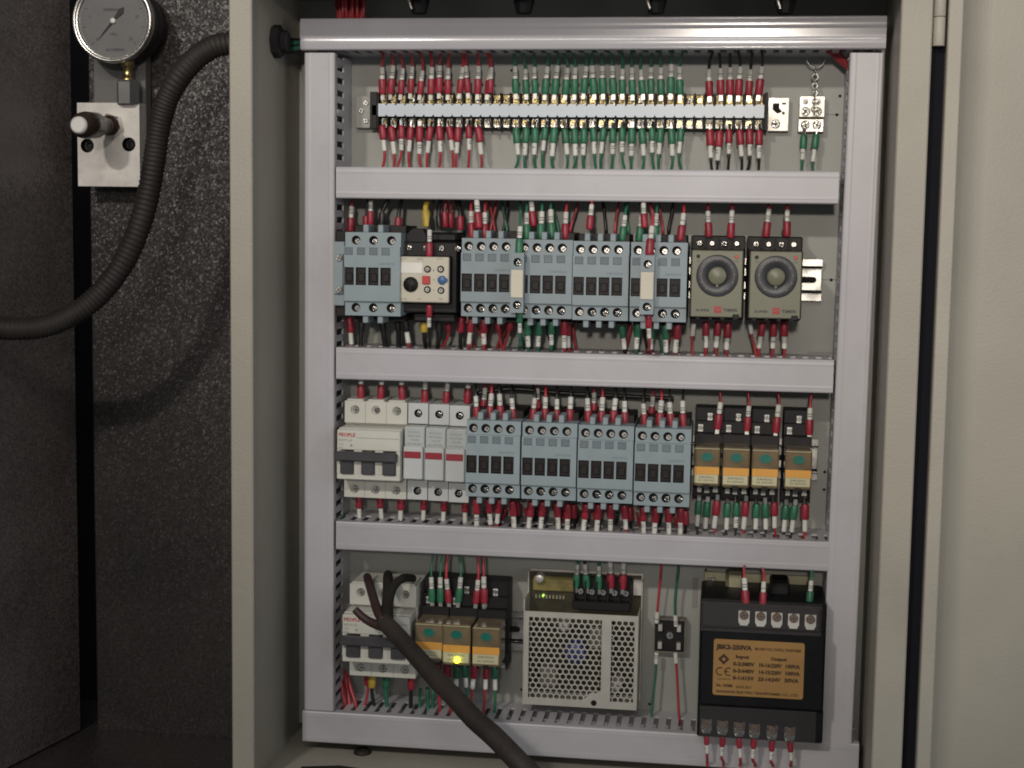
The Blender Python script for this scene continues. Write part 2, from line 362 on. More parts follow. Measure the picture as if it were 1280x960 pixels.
# door, swung wide open: a flanged tray seen from its inner side
d0 = P(1166, 480, YL).x; d1 = P(1184, 480, YL).x
door = thing('cabinet_door', (d0, YL, ZF), 'beige-grey cabinet door swung wide open on the right', 'cabinet door')
b = MB(); wd = mm(d1 - d0); b.box(0, wd, -1, 2, -40, H1, .8); b.box(0, 2, 2, 26, -40, H1); b.build('edge_flange', PAINT, door)
b = MB(); q0 = [(wd - .4 + 24 * (k / 10), 1.8 + 22.2 * math.sin(math.pi / 2 * k / 10) ** .8) for k in range(11)] + [(420, 24)]  # curved fillet shaped to make a shaded band beside the flange
for (xa_, ya_), (xb_, yb_) in zip(q0, q0[1:]): b.add([(xa_, ya_, -40), (xb_, yb_, -40), (xb_, yb_, H1), (xa_, ya_, H1)], [(0, 1, 2, 3)], True)
b.box(2, 420, 26, 27, -40, H1); b.build('door_panel', PAINT, door)

# ================================================================== wire ducts
YD = -0.060
DUCT = {}
def duct(px, horizontal, label, slots=(True, True), yd=YD, ovh=0.0, gloss=False, roll=0.0):
    """px = (left, right, top, bottom) of the cover in the photograph"""
    xc, zc, W_, H_ = dims(*px, yd)
    t = thing('wire_duct', (xc, 0, zc), label, 'wire duct', 'grey slotted wire ducts', roll)
    L, Wd = (W_, H_) if horizontal else (H_, W_); Wd -= 1.2; D = mm(-yd)
    def bx(b, a0, a1, y0, y1, c0, c1, ch=0):
        if horizontal: b.box(a0, a1, y0, y1, c0, c1, ch)
        else: b.box(c0, c1, y0, y1, a0, a1, ch)
    b = MB(); h = Wd / 2; L2 = L / 2 - ovh
    bx(b, -L2, L2, -1.5, -.2, -h, h)
    for sgn in (-1, 1):
        w0, w1 = sgn * h, sgn * (h - 1.5)
        bs = -18 if label.startswith('bottom') else -27; bx(b, -L2, L2, bs, -1.5, w0, w1)
        n = int(L2 * 2 / 10.4); p = L2 * 2 / n
        for i in range(n):
            a = -L2 + i * p
            bx(b, a + 2.5 - (.4 if bs > -20 else 0), a + p - 2.5 + (.4 if bs > -20 else 0), -D + 6, bs, w0, w1)
        bx(b, -L2, L2, -D + 2, -D + 6, w0, w1)
    b.build('slotted_body', PVC, t)
    # cover: shallow channel with rounded shoulders and two shallow beads
    h2 = Wd / 2 + .6; prof = [(-h2, -D + 8), (-h2, -D + 1.3), (-h2 + .5, -D + .4), (-h2 + 1.4, -D)]
    for k in (-1, 1):
        c = k * (h2 - (5.6 if gloss else 4.2)); bw, bh = (4.0, .44) if gloss else (1.5, .12)
        for q in range(9):
            u = -1 + q / 4; prof.append((c + bw * u, -D - bh * (1 - u * u)))
    prof += [(h2 - 1.4, -D), (h2 - .5, -D + .4), (h2, -D + 1.3), (h2, -D + 8)]
    inner = [(p[0] * (h2 - 1.0) / h2, max(p[1] + 1.0, -D + 1.0)) for p in prof]; inner[0] = (-h2 + 1, -D + 8); inner[-1] = (h2 - 1, -D + 8)
    n = len(prof); b = MB(); rows = []
    for a in (-L / 2, L / 2):
        for (c, y) in prof + inner: rows.append((a, y, c) if horizontal else (c, y, a))
    f = []
    for i in range(n - 1):
        f.append((i, i + 1, 2 * n + i + 1, 2 * n + i)); f.append((n + i, n + i + 1, 3 * n + i + 1, 3 * n + i))
        f.append((i, i + 1, n + i + 1, n + i)); f.append((2 * n + i, 2 * n + i + 1, 3 * n + i + 1, 3 * n + i))
    f += [(0, n, 3 * n, 2 * n), (n - 1, 2 * n - 1, 4 * n - 1, 3 * n - 1)]
    b.add(rows, [q for i_, q in enumerate(f) if i_ % 4 or i_ >= 4 * (n - 1)])
    for i_ in range(n - 1):
        if not (gloss and (4 <= i_ < 12 or 13 <= i_ < 21)): b.add([rows[q] for q in f[4 * i_]], [(0, 1, 2, 3)])
    if gloss:
        for k in (4, 13): b.add([rows[k + q] for q in range(9)] + [rows[2 * n + k + q] for q in range(9)], [(q, q + 1, 10 + q, 9 + q) for q in range(8)], True)
    b.build('cover', PVCG if gloss else PVC, t)
    t['_z'] = zc
    return (zc - Wd / 2000, zc + Wd / 2000, xc - W_ / 2000, xc + W_ / 2000)
DUCT['top'] = duct((375.5, 1108, 21, 61.5), True, 'top horizontal wire duct with shiny overhanging grey cover', yd=-.063, gloss=True)
DUCT['left'] = duct((380, 417.5, 66, 888), False, 'left upright grey wire duct beside the inner cabinet wall')
DUCT['right'] = duct((1043.5, 1085, 66, 931), False, 'right upright grey wire duct beside the timers and transformer', roll=0.008)
DUCT['d2'] = duct((420, 1048.5, 211, 251.5), True, 'horizontal grey wire duct just below the terminal strip')
DUCT['d3'] = duct((420, 1042, 442, 483), True, 'horizontal grey wire duct between the two contactor rows')
DUCT['d4'] = duct((420, 1036.5, 664.5, 701), True, 'horizontal grey wire duct just above the perforated power supply')
DUCT['bot'] = duct((378, 1074, 909, 949), True, 'bottom horizontal grey wire duct behind the thick black cable')

# ================================================================== shared small meshes
def screw_mesh(r, m=SILVER, slot=True, name='screw'):
    b = MB(); b.lathe([(r, 0), (r, -.9), (r * .82, -1.35)], (0, 0, 0), 'y', 16)
    if slot:
        b.k = 1; b.box(-r * .72, r * .72, -1.42, -1.3, -r * .12, r * .12); b.box(-r * .12, r * .12, -1.425, -1.3, -r * .72, r * .72)
    return b.mesh(name, [m, INK])
SCR = {k: screw_mesh(k / 10) for k in (20, 25, 30, 35)}
SCRB = screw_mesh(2.3, BRASS); SCRD = screw_mesh(2.5, DULL); SCRE = screw_mesh(3.7, DULL); SCRZ = screw_mesh(2.3, BRONZE)
def put_screw(parent, x, y, z, k, me=None, name='screw'):
    return link(name, me or SCR[k], parent, loc=(x * .001, y * .001, z * .001), rot=(0, random.uniform(0, 3), 0))

# ================================================================== DIN rails
def rail(pl, pr, pyc, label):
    a, c = P(pl, pyc, 0), P(pr, pyc, 0); L = mm(c.x - a.x) / 2
    t = thing('din_rail', ((a.x + c.x) / 2, 0, P((pl + pr) / 2, pyc, 0).z if pl > 600 else c.z), label, 'mounting rail', 'steel mounting rails')
    b = MB(); b.box(-L, L, -1.2, -.2, -12.5, 12.5); b.box(-L, L, -3.2, -1.2, -9.0, 9.0, .6)
    for s in (-1, 1): b.box(-L, L, -7.5, -1.2, s * 12.5, s * 11.5); b.box(-L, L, -8.5, -7.5, s * 11.5, s * 17.5, .3)
    b.build('rail_profile', SILVER, t)
    b = MB(); n = int(2 * L / 25)
    for i in range(n):
        x = L - 14 - i * 25
        pts = [(x + 7 * sg + 2.6 * math.cos(an), 2.6 * math.sin(an)) for sg, a0 in ((1, -90), (-1, 90)) for an in [math.radians(a0 + k * 30) for k in range(7)]]
        b.prism(pts, -3.25, -3.3)
    for s in (-1, 1): b.box(-L, L, -1.3, -1.2, s * 9.2, s * 11.4)  # black strips painting shade into the grooves beside the lips
    b.build('slots_and_groove_shade', HOLE, t)['kind'] = 'stuff'
    return t
rail(424, 1027, 350, 'silver slotted mounting rail showing right of the second timer')
rail(424, 1022, 573, 'silver mounting rail behind the breaker and the lower contactors')
rail(436, 657, 786, 'silver mounting rail behind the relays beside the power supply')

# ================================================================== terminal strip
YT = -0.022
ts_l, ts_r = P(464, 138.5, YT), P(958, 138.5, YT)
tw = mm(ts_r.x - ts_l.x); tsx = (ts_l.x + ts_r.x) / 2; tsz = (ts_l.z + ts_r.z) / 2
strip = thing('terminal_strip', (tsx, 0, tsz), 'long black screw terminal strip with pale blue marker strip', 'terminal strip')
NT = 40
tx0 = mm(P(477.5, 150, YT).x - tsx); tx1 = mm(P(948.5, 150, YT).x - tsx); tp = (tx1 - tx0) / (NT - 1)
b = MB(); b.box(-tw / 2, tw / 2, -12, -2, -14.5, 14.5, .6); b.box(-tw / 2, tw / 2, -21, -12, -4.6, 4.6, .4)
for i in range(NT + 1):
    x = tx0 + (i - .5) * tp; b.box(x - .55, x + .55, -20.5, -12, -15, 15, .2)
b.box(-tw / 2 - 1.5, tx0 - tp / 2 - .6, -21, -1, -15.5, 15.5, .5); b.box(tx1 + tp / 2 + .6, tw / 2 + 1, -21, -1, -15.5, 15.5, .5)
b.build('terminal_base', DARK, strip)
pts = []
xs = [tx0 + (i - .5) * tp for i in range(NT + 1)]; hh = 5.3
for i in range(NT):
    pts += [(xs[i] + 1.2, hh), (xs[i + 1] - 1.2, hh), (xs[i + 1], hh - 1.8)] if i < NT - 1 else [(xs[i] + 1.2, hh), (xs[i + 1], hh)]
low = [(x, -z) for x, z in reversed(pts)]
b = MB(); b.prism(pts + low, -21.1, -24.0); b.build('marker_strip', STRIPB, strip)
cl = MB(); cl.box(-2.9, 2.9, -.9, 0, -4.2, 4.2, .3); clm = cl.mesh('clamp_plate', DULL); cl = MB(); cl.box(-2.9, 2.9, -.9, 0, -4.2, 4.2, .3); clb = cl.mesh('clamp_plate', BRONZE)
for i in range(NT):
    x = tx0 + i * tp
    for s in (1, -1):
        link('clamp_plate', clm if s < 0 else clb, strip, loc=(x * .001, -.0122, s * 9.6 * .001))
        put_screw(strip, x, -13.1, s * 9.3, 25, random.choice((SCRB, SCRZ, SCRZ, SCRD)) if s > 0 else random.choice((SCRZ, SCRD, SCRZ, SCRB)))
def endplate(cx0, cx1, py0, py1, me_name='end_bracket', m=None):
    xc, zc, ww, h = dims(cx0, cx1, py0, py1, -.008)
    b = MB(); ex = mm(xc - tsx); ez = mm(zc - tsz)
    b.box(ex - ww / 2, ex + ww / 2, -9, -7, ez - h / 2, ez + h / 2, .4); b.box(ex - ww / 2, ex + ww / 2, -7, -.3, ez - h / 2, ez - h / 2 + 2)
    o = b.build(me_name, m or PLATED, strip); return ex, ez
ex, ez = endplate(445, 465, 120, 160, m=PANEL); put_screw(strip, ex + 2, -9, ez + 7.5, 25); put_screw(strip, ex + 2, -9, ez - 7.5, 25); put_screw(strip, ex - 2, -9, ez + 1, 25)
ex, ez = endplate(960, 986, 122, 164)
put_screw(strip, ex - 2, -9, ez - 8, 30, SCRE)
b = MB(); b.prism([(ex - 5, ez + 9), (ex + .5, ez + 9), (ex + .5, ez + 5), (ex + 3, ez + 2), (ex - 1, ez + .5), (ex - 5, ez + 4)], -9.1, -9.3); b.box(ex + 2.5, ex + 6, -9.1, -9.3, ez + 8, ez + 9.5); b.cyl(ex + 4, ez + 1, 1.2, -9.1, -9.3); b.build('cut_out', HOLE, strip)

# earth terminal with key ring
xc, zc, ww, h = dims(998, 1030, 120, 165, -.010)
ear = thing('earth_terminal', (xc, 0, zc), 'small bright silver earth terminal with key chain on it', 'terminal')
b = MB(); b.box(-ww / 2 + .6, ww / 2 + .6, -10, -.3, -2.5, h / 2, .5); b.build('upper_plate', PLATED, ear)
b = MB(); b.box(-ww / 2, ww / 2, -11, -.3, -h / 2, -4, .5); b.build('lower_plate', PLATED, ear)
for sx in (-4.6, 4.9):
    put_screw(ear, sx, -10.2, 2.0, 35, SCRE); put_screw(ear, sx, -11.2, -9.0, 35, SCRE)
put_screw(ear, 5, -10.2, 10.2, 20, SCRD); put_screw(ear, -5, -10.2, 10.2, 20, SCRD); 
key = thing('key_chain', (xc, -.012, zc), 'thin metal key chain with open ring hanging over earth terminal', 'key chain')
def torus(b, c, R, r, axis, n=20, m=6, arc=(0, 360)):
    pts = []
    full = arc[1] - arc[0] >= 360
    for i in range(n + 1):
        a = math.radians(arc[0] + (arc[1] - arc[0]) * i / n); p, q = R * math.cos(a), R * math.sin(a)
        pts.append({'y': (c[0] + p, c[1], c[2] + q), 'x': (c[0], c[1] + p, c[2] + q), 'z': (c[0] + p, c[1] + q, c[2])}[axis])
    b.tube(pts, r, m)
rz = mm(P(1016, 73, -.012).z - zc)
b = MB(); torus(b, (2.2, -1, rz), 7.4, .55, 'y', 28); b.build('ring', SILVER, key)
b = MB(); torus(b, (2.2, -1, rz - 10.5), 3.0, .55, 'x', 14); torus(b, (2.2, -1, rz - 15), 2.4, .6, 'y', 14); b.build('clasp', SILVER, key)
z = rz - 19; i = 0; LK = None
while z > -1:
    b = MB(); torus(b, (2.0 + random.uniform(-.3, .3), -1.5, z), 2.0, .6, 'xy'[i % 2], 12); b.build('chain_link', SILVER if i % 2 else IRON, key); z -= 3.1; i += 1

# ================================================================== contactors
def contactor_face(b, W, H, nwin, nscr, ntab, wx, tabs, sx, Y0=-86, Y1=-79, lowwide=0):
    """front shell with real recesses; local origin in the middle of the face, on the panel plane"""
    pass
def make_contactor(loc, label, W, H, wins, scr, tabs, k_w=6.6, roll=0.0, group='blue-grey contactors', txt=True, plate_line=None):
    """wins, scr, tabs: x positions in mm from the middle; H face height"""
    t = thing('contactor', loc, label, 'contactor', group, roll)
    top, bot = H / 2, -H / 2
    zs1 = top - 11.5; zs2 = bot + 12.0            # borders of the screw zones
    Y0, Y1 = -86, -82.5
    b = MB()
    b.box(-W / 2 + .2, W / 2 - .2, -60, -9, bot + 1, top - 1, .5)                 # rear housing
    b.box(-W / 2 + .2, W / 2 - .2, Y1 + 4.5, -60, bot + .2, top - .2)             # core behind face
    # side cheeks of the face shell
    for (z0, z1, yy) in ((zs1, top, Y1), (zs2, zs1, Y0), (bot, zs2, Y1)):
        b.box(-W / 2 + .15, -W / 2 + .6, yy, Y1 + 6, z0, z1); b.box(W / 2 - .6, W / 2 - .15, yy, Y1 + 6, z0, z1)
        b.box(-W / 2 + .6, W / 2 - .6, yy, Y1 + 6, z1 - .5, z1); b.box(-W / 2 + .6, W / 2 - .6, yy, Y1 + 6, z0, z0 + .5)
    xe0, xe1 = -W / 2 + .6, W / 2 - .6
    def cells(xs, z0, z1, y, fn, dep):
        bd = [xe0] + [(xs[i] + xs[i + 1]) / 2 for i in range(len(xs) - 1)] + [xe1]
        for i, x in enumerate(xs): b.holecell(bd[i], bd[i + 1], z0, z1, y, fn(x), dep, 1 if dep > 2 else 0)
    # top screws
    cells(scr, zs1 + .5, top - .5, Y1, lambda x: ('c', x, top - 6.4, 3.7), 3.5)
    cells(scr, bot + .5, zs2 - .5, Y1, lambda x: ('c', x, bot + 6.6, 3.7), 3.5)
    # middle: marker pockets, plain band, windows, plain band
    zp0 = top - 18.5
    cells(wins, zp0 - .6, zs1 - .5, Y0, lambda x: ('r', x - 3.4, x + 3.4, zp0, zs1 - .9), 1.3)
    zw1, zw0 = top - 28.5, top - 43.0
    b.rect(xe0, xe1, zw1 + .5, zp0 - .6, Y0)
    cells(wins, zw0 - .5, zw1 + .5, Y0, lambda x: ('r', x - k_w / 2 - 1, x + k_w / 2 + 1, zw0, zw1), 4)
    b.rect(xe0, xe1, zs2 + .5, zw0 - .5, Y0)
    for x in tabs:
        b.box(x - 2.2, x + 2.2, -80, -58, top, top + 6.2, .5); b.box(x - 2.2, x + 2.2, -80, -58, bot - 6.2, bot, .5)
    b.build('housing', [BLUE, HOLE], t)
    # dark terminal chambers behind the tabs
    b = MB(); b.box(-W / 2 + 1.5, W / 2 - 1.5, -56, -12, top - 1, top + 6, .5); b.build('terminal_chamber', DARK, t); b = MB(); b.box(-W / 2 + 1.5, W / 2 - 1.5, -56, -12, bot - 6, bot + 1, .5); b.build('terminal_chamber', DARK, t)
    for i, x in enumerate(wins):
        if 'cw' not in CH:
            q = MB(); q.box(-k_w / 2 - .8, k_w / 2 + .8, -1.4, 0, -7.0, 7.0, .3); q.box(-k_w / 2 + .6, k_w / 2 - .6, -2.6, -1.4, -4.5, 2.5, .5); CH['cw'] = q.mesh('contact_window', DARK)
        link('contact_window', CH['cw'], t, loc=(x * .001, (Y0 + 3.9) * .001, (zw0 + zw1) / 2 * .001))
        if 'mp' not in CH:
            q = MB(); q.box(-3.3, 3.3, -.6, 0, -3.2, 3.2, .2); CH['mp'] = q.mesh('marker_pocket', BLUED)
        link('marker_pocket', CH['mp'], t, loc=(x * .001, (Y0 + 1.2) * .001, (zp0 + zs1) / 2 * .001))
    for x in scr:
        put_screw(t, x + .8, Y1 + 3.4, top - 7.2, 25, SCRD if random.random() < .45 else None); put_screw(t, x + .8, Y1 + 3.4, bot + 5.8, 25, SCRD if random.random() < .6 else None)
    if txt: text('SIEMENS', 'lettering', INKF, t, W / 2 - 11, zw1 + 3.0, Y0 - .12, 2.3, 13)
    return t
YC = -.086
cw = [-17.4, -7.2, 3.0, 13.2]
def cface(l, r, tt, bb): return dims(l, r, tt, bb, YC)
xc, zc, W_, H_ = cface(575.5, 645, 298, 396)
WC, HC = 45.0, H_
proto = make_contactor((xc, 0, zc), 'blue-grey contactor directly right of the black overload relay', WC, HC, cw, [x + .6 for x in cw], [-11.6, -1.2, 9.0])
for (l, r, tt, bb, lab) in ((646, 714.5, 300.5, 397.5, 'blue-grey contactor right of first cream-banded auxiliary block in upper row'),
                            (715.5, 785.5, 303, 399.5, 'blue-grey contactor uncovered by any block, left of second auxiliary block'),
                            (786.5, 859.5, 303.5, 402, 'blue-grey contactor right end of upper row, beside the khaki timers')):
    c = copy_tree(proto); x, z, _, _ = cface(l, r, tt, bb); c.location = (x, 0, z); c['label'] = lab
ROLL3 = 0.004
for i, (l, r, tt, bb) in enumerate(((581.5, 650, 526, 623), (651, 721, 529, 626), (721.5, 791.5, 532, 630), (792.5, 863, 536, 634))):
    c = copy_tree(proto); x, z, _, _ = cface(l, r, tt, bb); c.location = (x, 0, z); c.rotation_euler = (0, ROLL3, 0)
    c['label'] = ('blue-grey contactor in the lower row touching the white fuse holders', 'blue-grey contactor second from left in the lower contactor row',
                  'blue-grey contactor third from left in the lower contactor row', 'blue-grey contactor at the right end of lower row beside four relays')[i]
xc, zc, W_, H_ = cface(430, 500, 290.5, 395)
make_contactor((xc, 0, zc), 'larger three-pole blue-grey contactor at the left end of upper row', W_, H_, [-19.4, -9.2, 1.2, 11.4], [-14.2, .4, 15.2], [-6.8, 5.6], group='blue-grey contactors', txt=True)

def aux_block(l, r, tt, bb, label, yf=-.097, band=True, bz=(0.30, 0.72)):
    x, z, ww, h = dims(l, r, tt, bb, yf); t = thing('auxiliary_block', (x, 0, z), label, 'auxiliary contact', 'narrow auxiliary contact blocks')
    F_ = mm(yf); b = MB(); zs1, zs2 = h / 2 - h * .27, -h / 2 + h * .24
    b.box(-ww / 2, ww / 2, F_ + 4.5, -86.3, -h / 2 + 2, h / 2 - 2, .3)
    b.box(-ww / 2, ww / 2, F_, F_ + 4.5, zs2, zs1, .2)
    sr = min(3.4, ww / 2 - 1.2)
    for (z0, z1, c) in ((zs1, h / 2, zs1 + 5.5), (-h / 2, zs2, zs2 - 5.2)):
        b.holecell(-ww / 2, ww / 2, z0, z1, F_, ('c', .2, c, sr), 3.5, 1)
        b.box(-ww / 2, -ww / 2 + .3, F_ + .02, F_ + 4.5, z0, z1); b.box(ww / 2 - .3, ww / 2, F_ + .02, F_ + 4.5, z0, z1)
        b.box(-ww / 2, ww / 2, F_ + .02, F_ + 4.5, z1 - .3 if c > 0 else z0, z1 if c > 0 else z0 + .3)
    b.build('housing', [BLUE, HOLE], t)
    if band:
        b = MB(); b.box(-ww / 2 + .4, ww / 2 - .4, F_ - .8, F_ + .1, zs2 + .6, zs1 - .6, .3); b.build('cream_band', CREAM, t)
    put_screw(t, .9, F_ + 3.4, zs1 + 4.8, 20, SCRD); put_screw(t, .9, F_ + 3.4, zs2 - 5.9, 20, SCRD)
    return t
aux_block(638, 654.5, 316, 391, 'narrow auxiliary block with cream band, left one in upper row')
aux_block(800, 817.5, 319, 393, 'narrow auxiliary block with cream band, right one in upper row')
xa, za, wa, ha = dims(417, 431, 302, 382, -.06)
t = thing('side_auxiliary_block', (xa, 0, za), 'narrow blue-grey side block squeezed between left duct and first contactor', 'auxiliary contact')
b = MB(); b.box(-wa / 2, wa / 2 - .4, -60, -9, -ha / 2, ha / 2, .5); b.box(-wa / 2 + .8, wa / 2 - 1, -63, -60, -ha / 2 + 10, ha / 2 - 10, .4); b.build('housing', BLUE, t)
b = MB(); b.box(-wa / 2 + .5, wa / 2 - 1, -55, -9, ha / 2, ha / 2 + 9, .5); b.build('terminal_chamber', DARK, t); b = MB(); b.box(-wa / 2 + .5, wa / 2 - 1, -55, -9, -ha / 2 - 9, -ha / 2, .5); b.build('terminal_chamber', DARK, t)
put_screw(t, .6, -63, ha / 2 - 13.5, 30); put_screw(t, .6, -63, -ha / 2 + 13.5, 30)

# ================================================================== overload relay
xo, zo, wo, ho = dims(497, 561, 321, 378, -.082)
t = thing('overload_relay', (xo, 0, zo), 'black overload relay with cream faceplate, red button and blue knob', 'overload relay')
b = MB(); rx1 = mm(P(574, 350, -.06).x - xo)
b.box(-wo / 2 - .5, rx1, -70, -9, -ho / 2 - 9, ho / 2 + 12, 1); b.box(-wo / 2 - 1, wo / 2 + .8, -78, -70, -ho / 2 - 1, ho / 2 + 1, 1)
b.lathe([(8, -66), (8, -40), (6, -36)], (-9, 0, ho / 2 + 15), 'y', 18); b.box(-wo / 2 + 8, rx1 - 2, -60, -15, ho / 2 + 12, ho / 2 + 20, 2); b.box(-wo / 2 + 8, rx1 - 2, -60, -15, -ho / 2 - 18, -ho / 2 - 9, 2)
b.build('body', BLACK, t)
for q in range(4): put_screw(t, -14 + q * 13.5, -69.8, ho / 2 + 7, 25, SCRD)
b = MB(); b.box(-wo / 2, wo / 2, -82, -78, -ho / 2, ho / 2, .8); b.build('faceplate', CREAM, t)
def pl(px, py): p = P(px, py, -.082); return mm(p.x - xo), mm(p.z - zo)
b = MB(); a, c = pl(498.5, 341), pl(528, 328.5); b.box(a[0], c[0], -82.5, -82, a[1], c[1], .1); b.build('label_field', mat('white_label', (.70, .68, .63), .5), t)
x, z = pl(513.5, 355.5); b = MB(); b.lathe([(6.2, -82), (6.2, -83), (5.6, -84.5), (0.01, -84.6)], (x, 0, z), 'y', 24); b.box(x - .5, x + .5, -84.9, -84.5, z - 4.8, z + 4.8); b.build('setting_dial', BLACK, t)
x, z = pl(533, 350); b = MB(); b.box(x - 3.2, x + 3.2, -84.2, -82, z - 3.4, z + 3.4, .5); b.build('red_button', REDB, t)
x, z = pl(552.8, 350); b = MB(); b.lathe([(3.6, -82), (3.6, -83.8), (3, -84.4), (.01, -84.5)], (x, 0, z), 'y', 16); b.box(x, x + 4.5, -83.8, -82, z - 1.4, z + 1.4, .3); b.build('blue_knob', BLUEB, t)
for (px, py) in ((534.5, 336.5), (551, 336.5), (534.3, 362), (551.3, 363)):
    x, z = pl(px, py); b = MB(); b.lathe([(2.9, -82), (2.9, -82.4), (2.2, -82.4), (2.2, -81.4)], (x, 0, z), 'y', 16); b.build('socket', BLACK, t); put_screw(t, x, -81.6, z, 20)
for (px, py, s, wd) in ((504, 374, '97 98', 6), (524, 374, '95', 3), (551, 374, '96', 3), (505, 324, '2T1', 5), (525, 324, '4T2', 5), (550, 324, '6T3', 5), (542, 338, '1', 1), (542, 350, '0', 1.2), (542, 363, '4', 1)):
    x, z = pl(px, py); text(s, 'lettering', INKG, t, x, z, -82.15, 2.2, wd)

# ================================================================== timers
def timer(l, r, tt, bb, label, first=None):
    yf = -.088; x, z, ww, h = dims(l, r, tt, bb, yf)
    if first is not None:
        c = copy_tree(first); c.location = (x, 0, z); c['label'] = label; return c
    t = thing('timer_relay', (x, 0, z), label, 'timer', 'khaki dial timers')
    b = MB(); b.box(-ww / 2 - 2.2, ww / 2 + 2.0, -40, -9, -h / 2 - 4.5, h / 2 + 11.5, 1)
    b.box(-ww / 2 - 1, ww / 2 + .8, -84, -40, -h / 2 - .8, h / 2 + .5, .6)
    for q in range(5): b.box(-ww / 2 - 1.5 + q * (ww + 3) / 4 - .6, -ww / 2 - 1.5 + q * (ww + 3) / 4 + .6, -46, -40, h / 2 + 1.5, h / 2 + 11, .2)
    b.build('case', BLACK, t)
    b = MB(); b.box(-ww / 2, ww / 2, -88, -84, -h / 2, h / 2, .7); b.build('faceplate', KHAKI, t)
    cx, cz_ = .3, h * .12
    b = MB(); b.lathe([(16.6, -88), (16.3, -88.8), (15.8, -89.1), (7.6, -89.4), (7.2, -88.2)], (cx, 0, cz_), 'y', 40); b.build('dial_ring', DIAL, t)
    b = MB(); b.lathe([(7.0, -88), (7.0, -91.5), (6.2, -92.3), (.01, -92.4)], (cx, 0, cz_), 'y', 28); b.prism([(cx - 1.6, cz_ - 6.2), (cx + 1.6, cz_ - 6.2), (cx, cz_ - 9.4)], -89.4, -91.0); b.build('knob', KHAKI, t)
    b = MB()
    for k in range(11):
        a = math.radians(-50 + k * 28); p, q = cx + math.cos(a) * 13.2, cz_ + math.sin(a) * 13.2
        b.box(p - .5, p + .5, -89.5, -89.4, q - .5, q + .5)
    b.build('scale_marks', KHAKI, t)
    b = MB(); b.box(-1.5, 4, -88.4, -88, -h / 2 + 3.5, -h / 2 + 8.5, .1); b.build('red_badge', INKR, t)
    text('H3', 'lettering', KHAKI, t, 1.2, -h / 2 + 6, -88.5, 3.6, 3.4)
    text('TIMER', 'lettering', INK, t, 11.2, -h / 2 + 5.6, -88.15, 3.4, 11.5, bold=.1); text('SUPER', 'lettering', INK, t, -10.5, -h / 2 + 5.2, -88.15, 2.4, 11, bold=.08)
    for (px, c_) in ((-ww / 2 + 5.0, BLACK), (ww / 2 - 5.0, REDB)):
        b = MB(); b.cyl(px, h / 2 - 4.8, 1.5, -88, -88.8, 12, .3); b.build('indicator', c_, t)
    text('ON', 'lettering', INK, t, -ww / 2 + 5.2, h / 2 - 8.5, -88.15, 1.9, 2.6); text('UP', 'lettering', INK, t, ww / 2 - 5, h / 2 - 8.5, -88.15, 1.9, 2.6)
    b = MB(); b.box(ww / 2 - 7, ww / 2 - 1.8, -88.6, -86, -h / 2 - 1.2, -h / 2 + 2.6, .4); b.build('release_latch', BLACK, t)
    for q in range(4):
        put_screw(t, -ww / 2 + 5 + q * (ww - 10) / 3, -44, h / 2 + 5.2, 20, SCRD if q % 2 == 0 else None); put_screw(t, -ww / 2 + 5 + q * (ww - 10) / 3, -40, -h / 2 - 2.4, 25, SCRD)
    return t
tm = timer(864, 928, 313, 396.5, 'khaki-faced dial timer beside the blue-grey contactors')
timer(937.5, 1001, 315, 397.5, 'khaki-faced dial timer next to the bare rail end', tm)

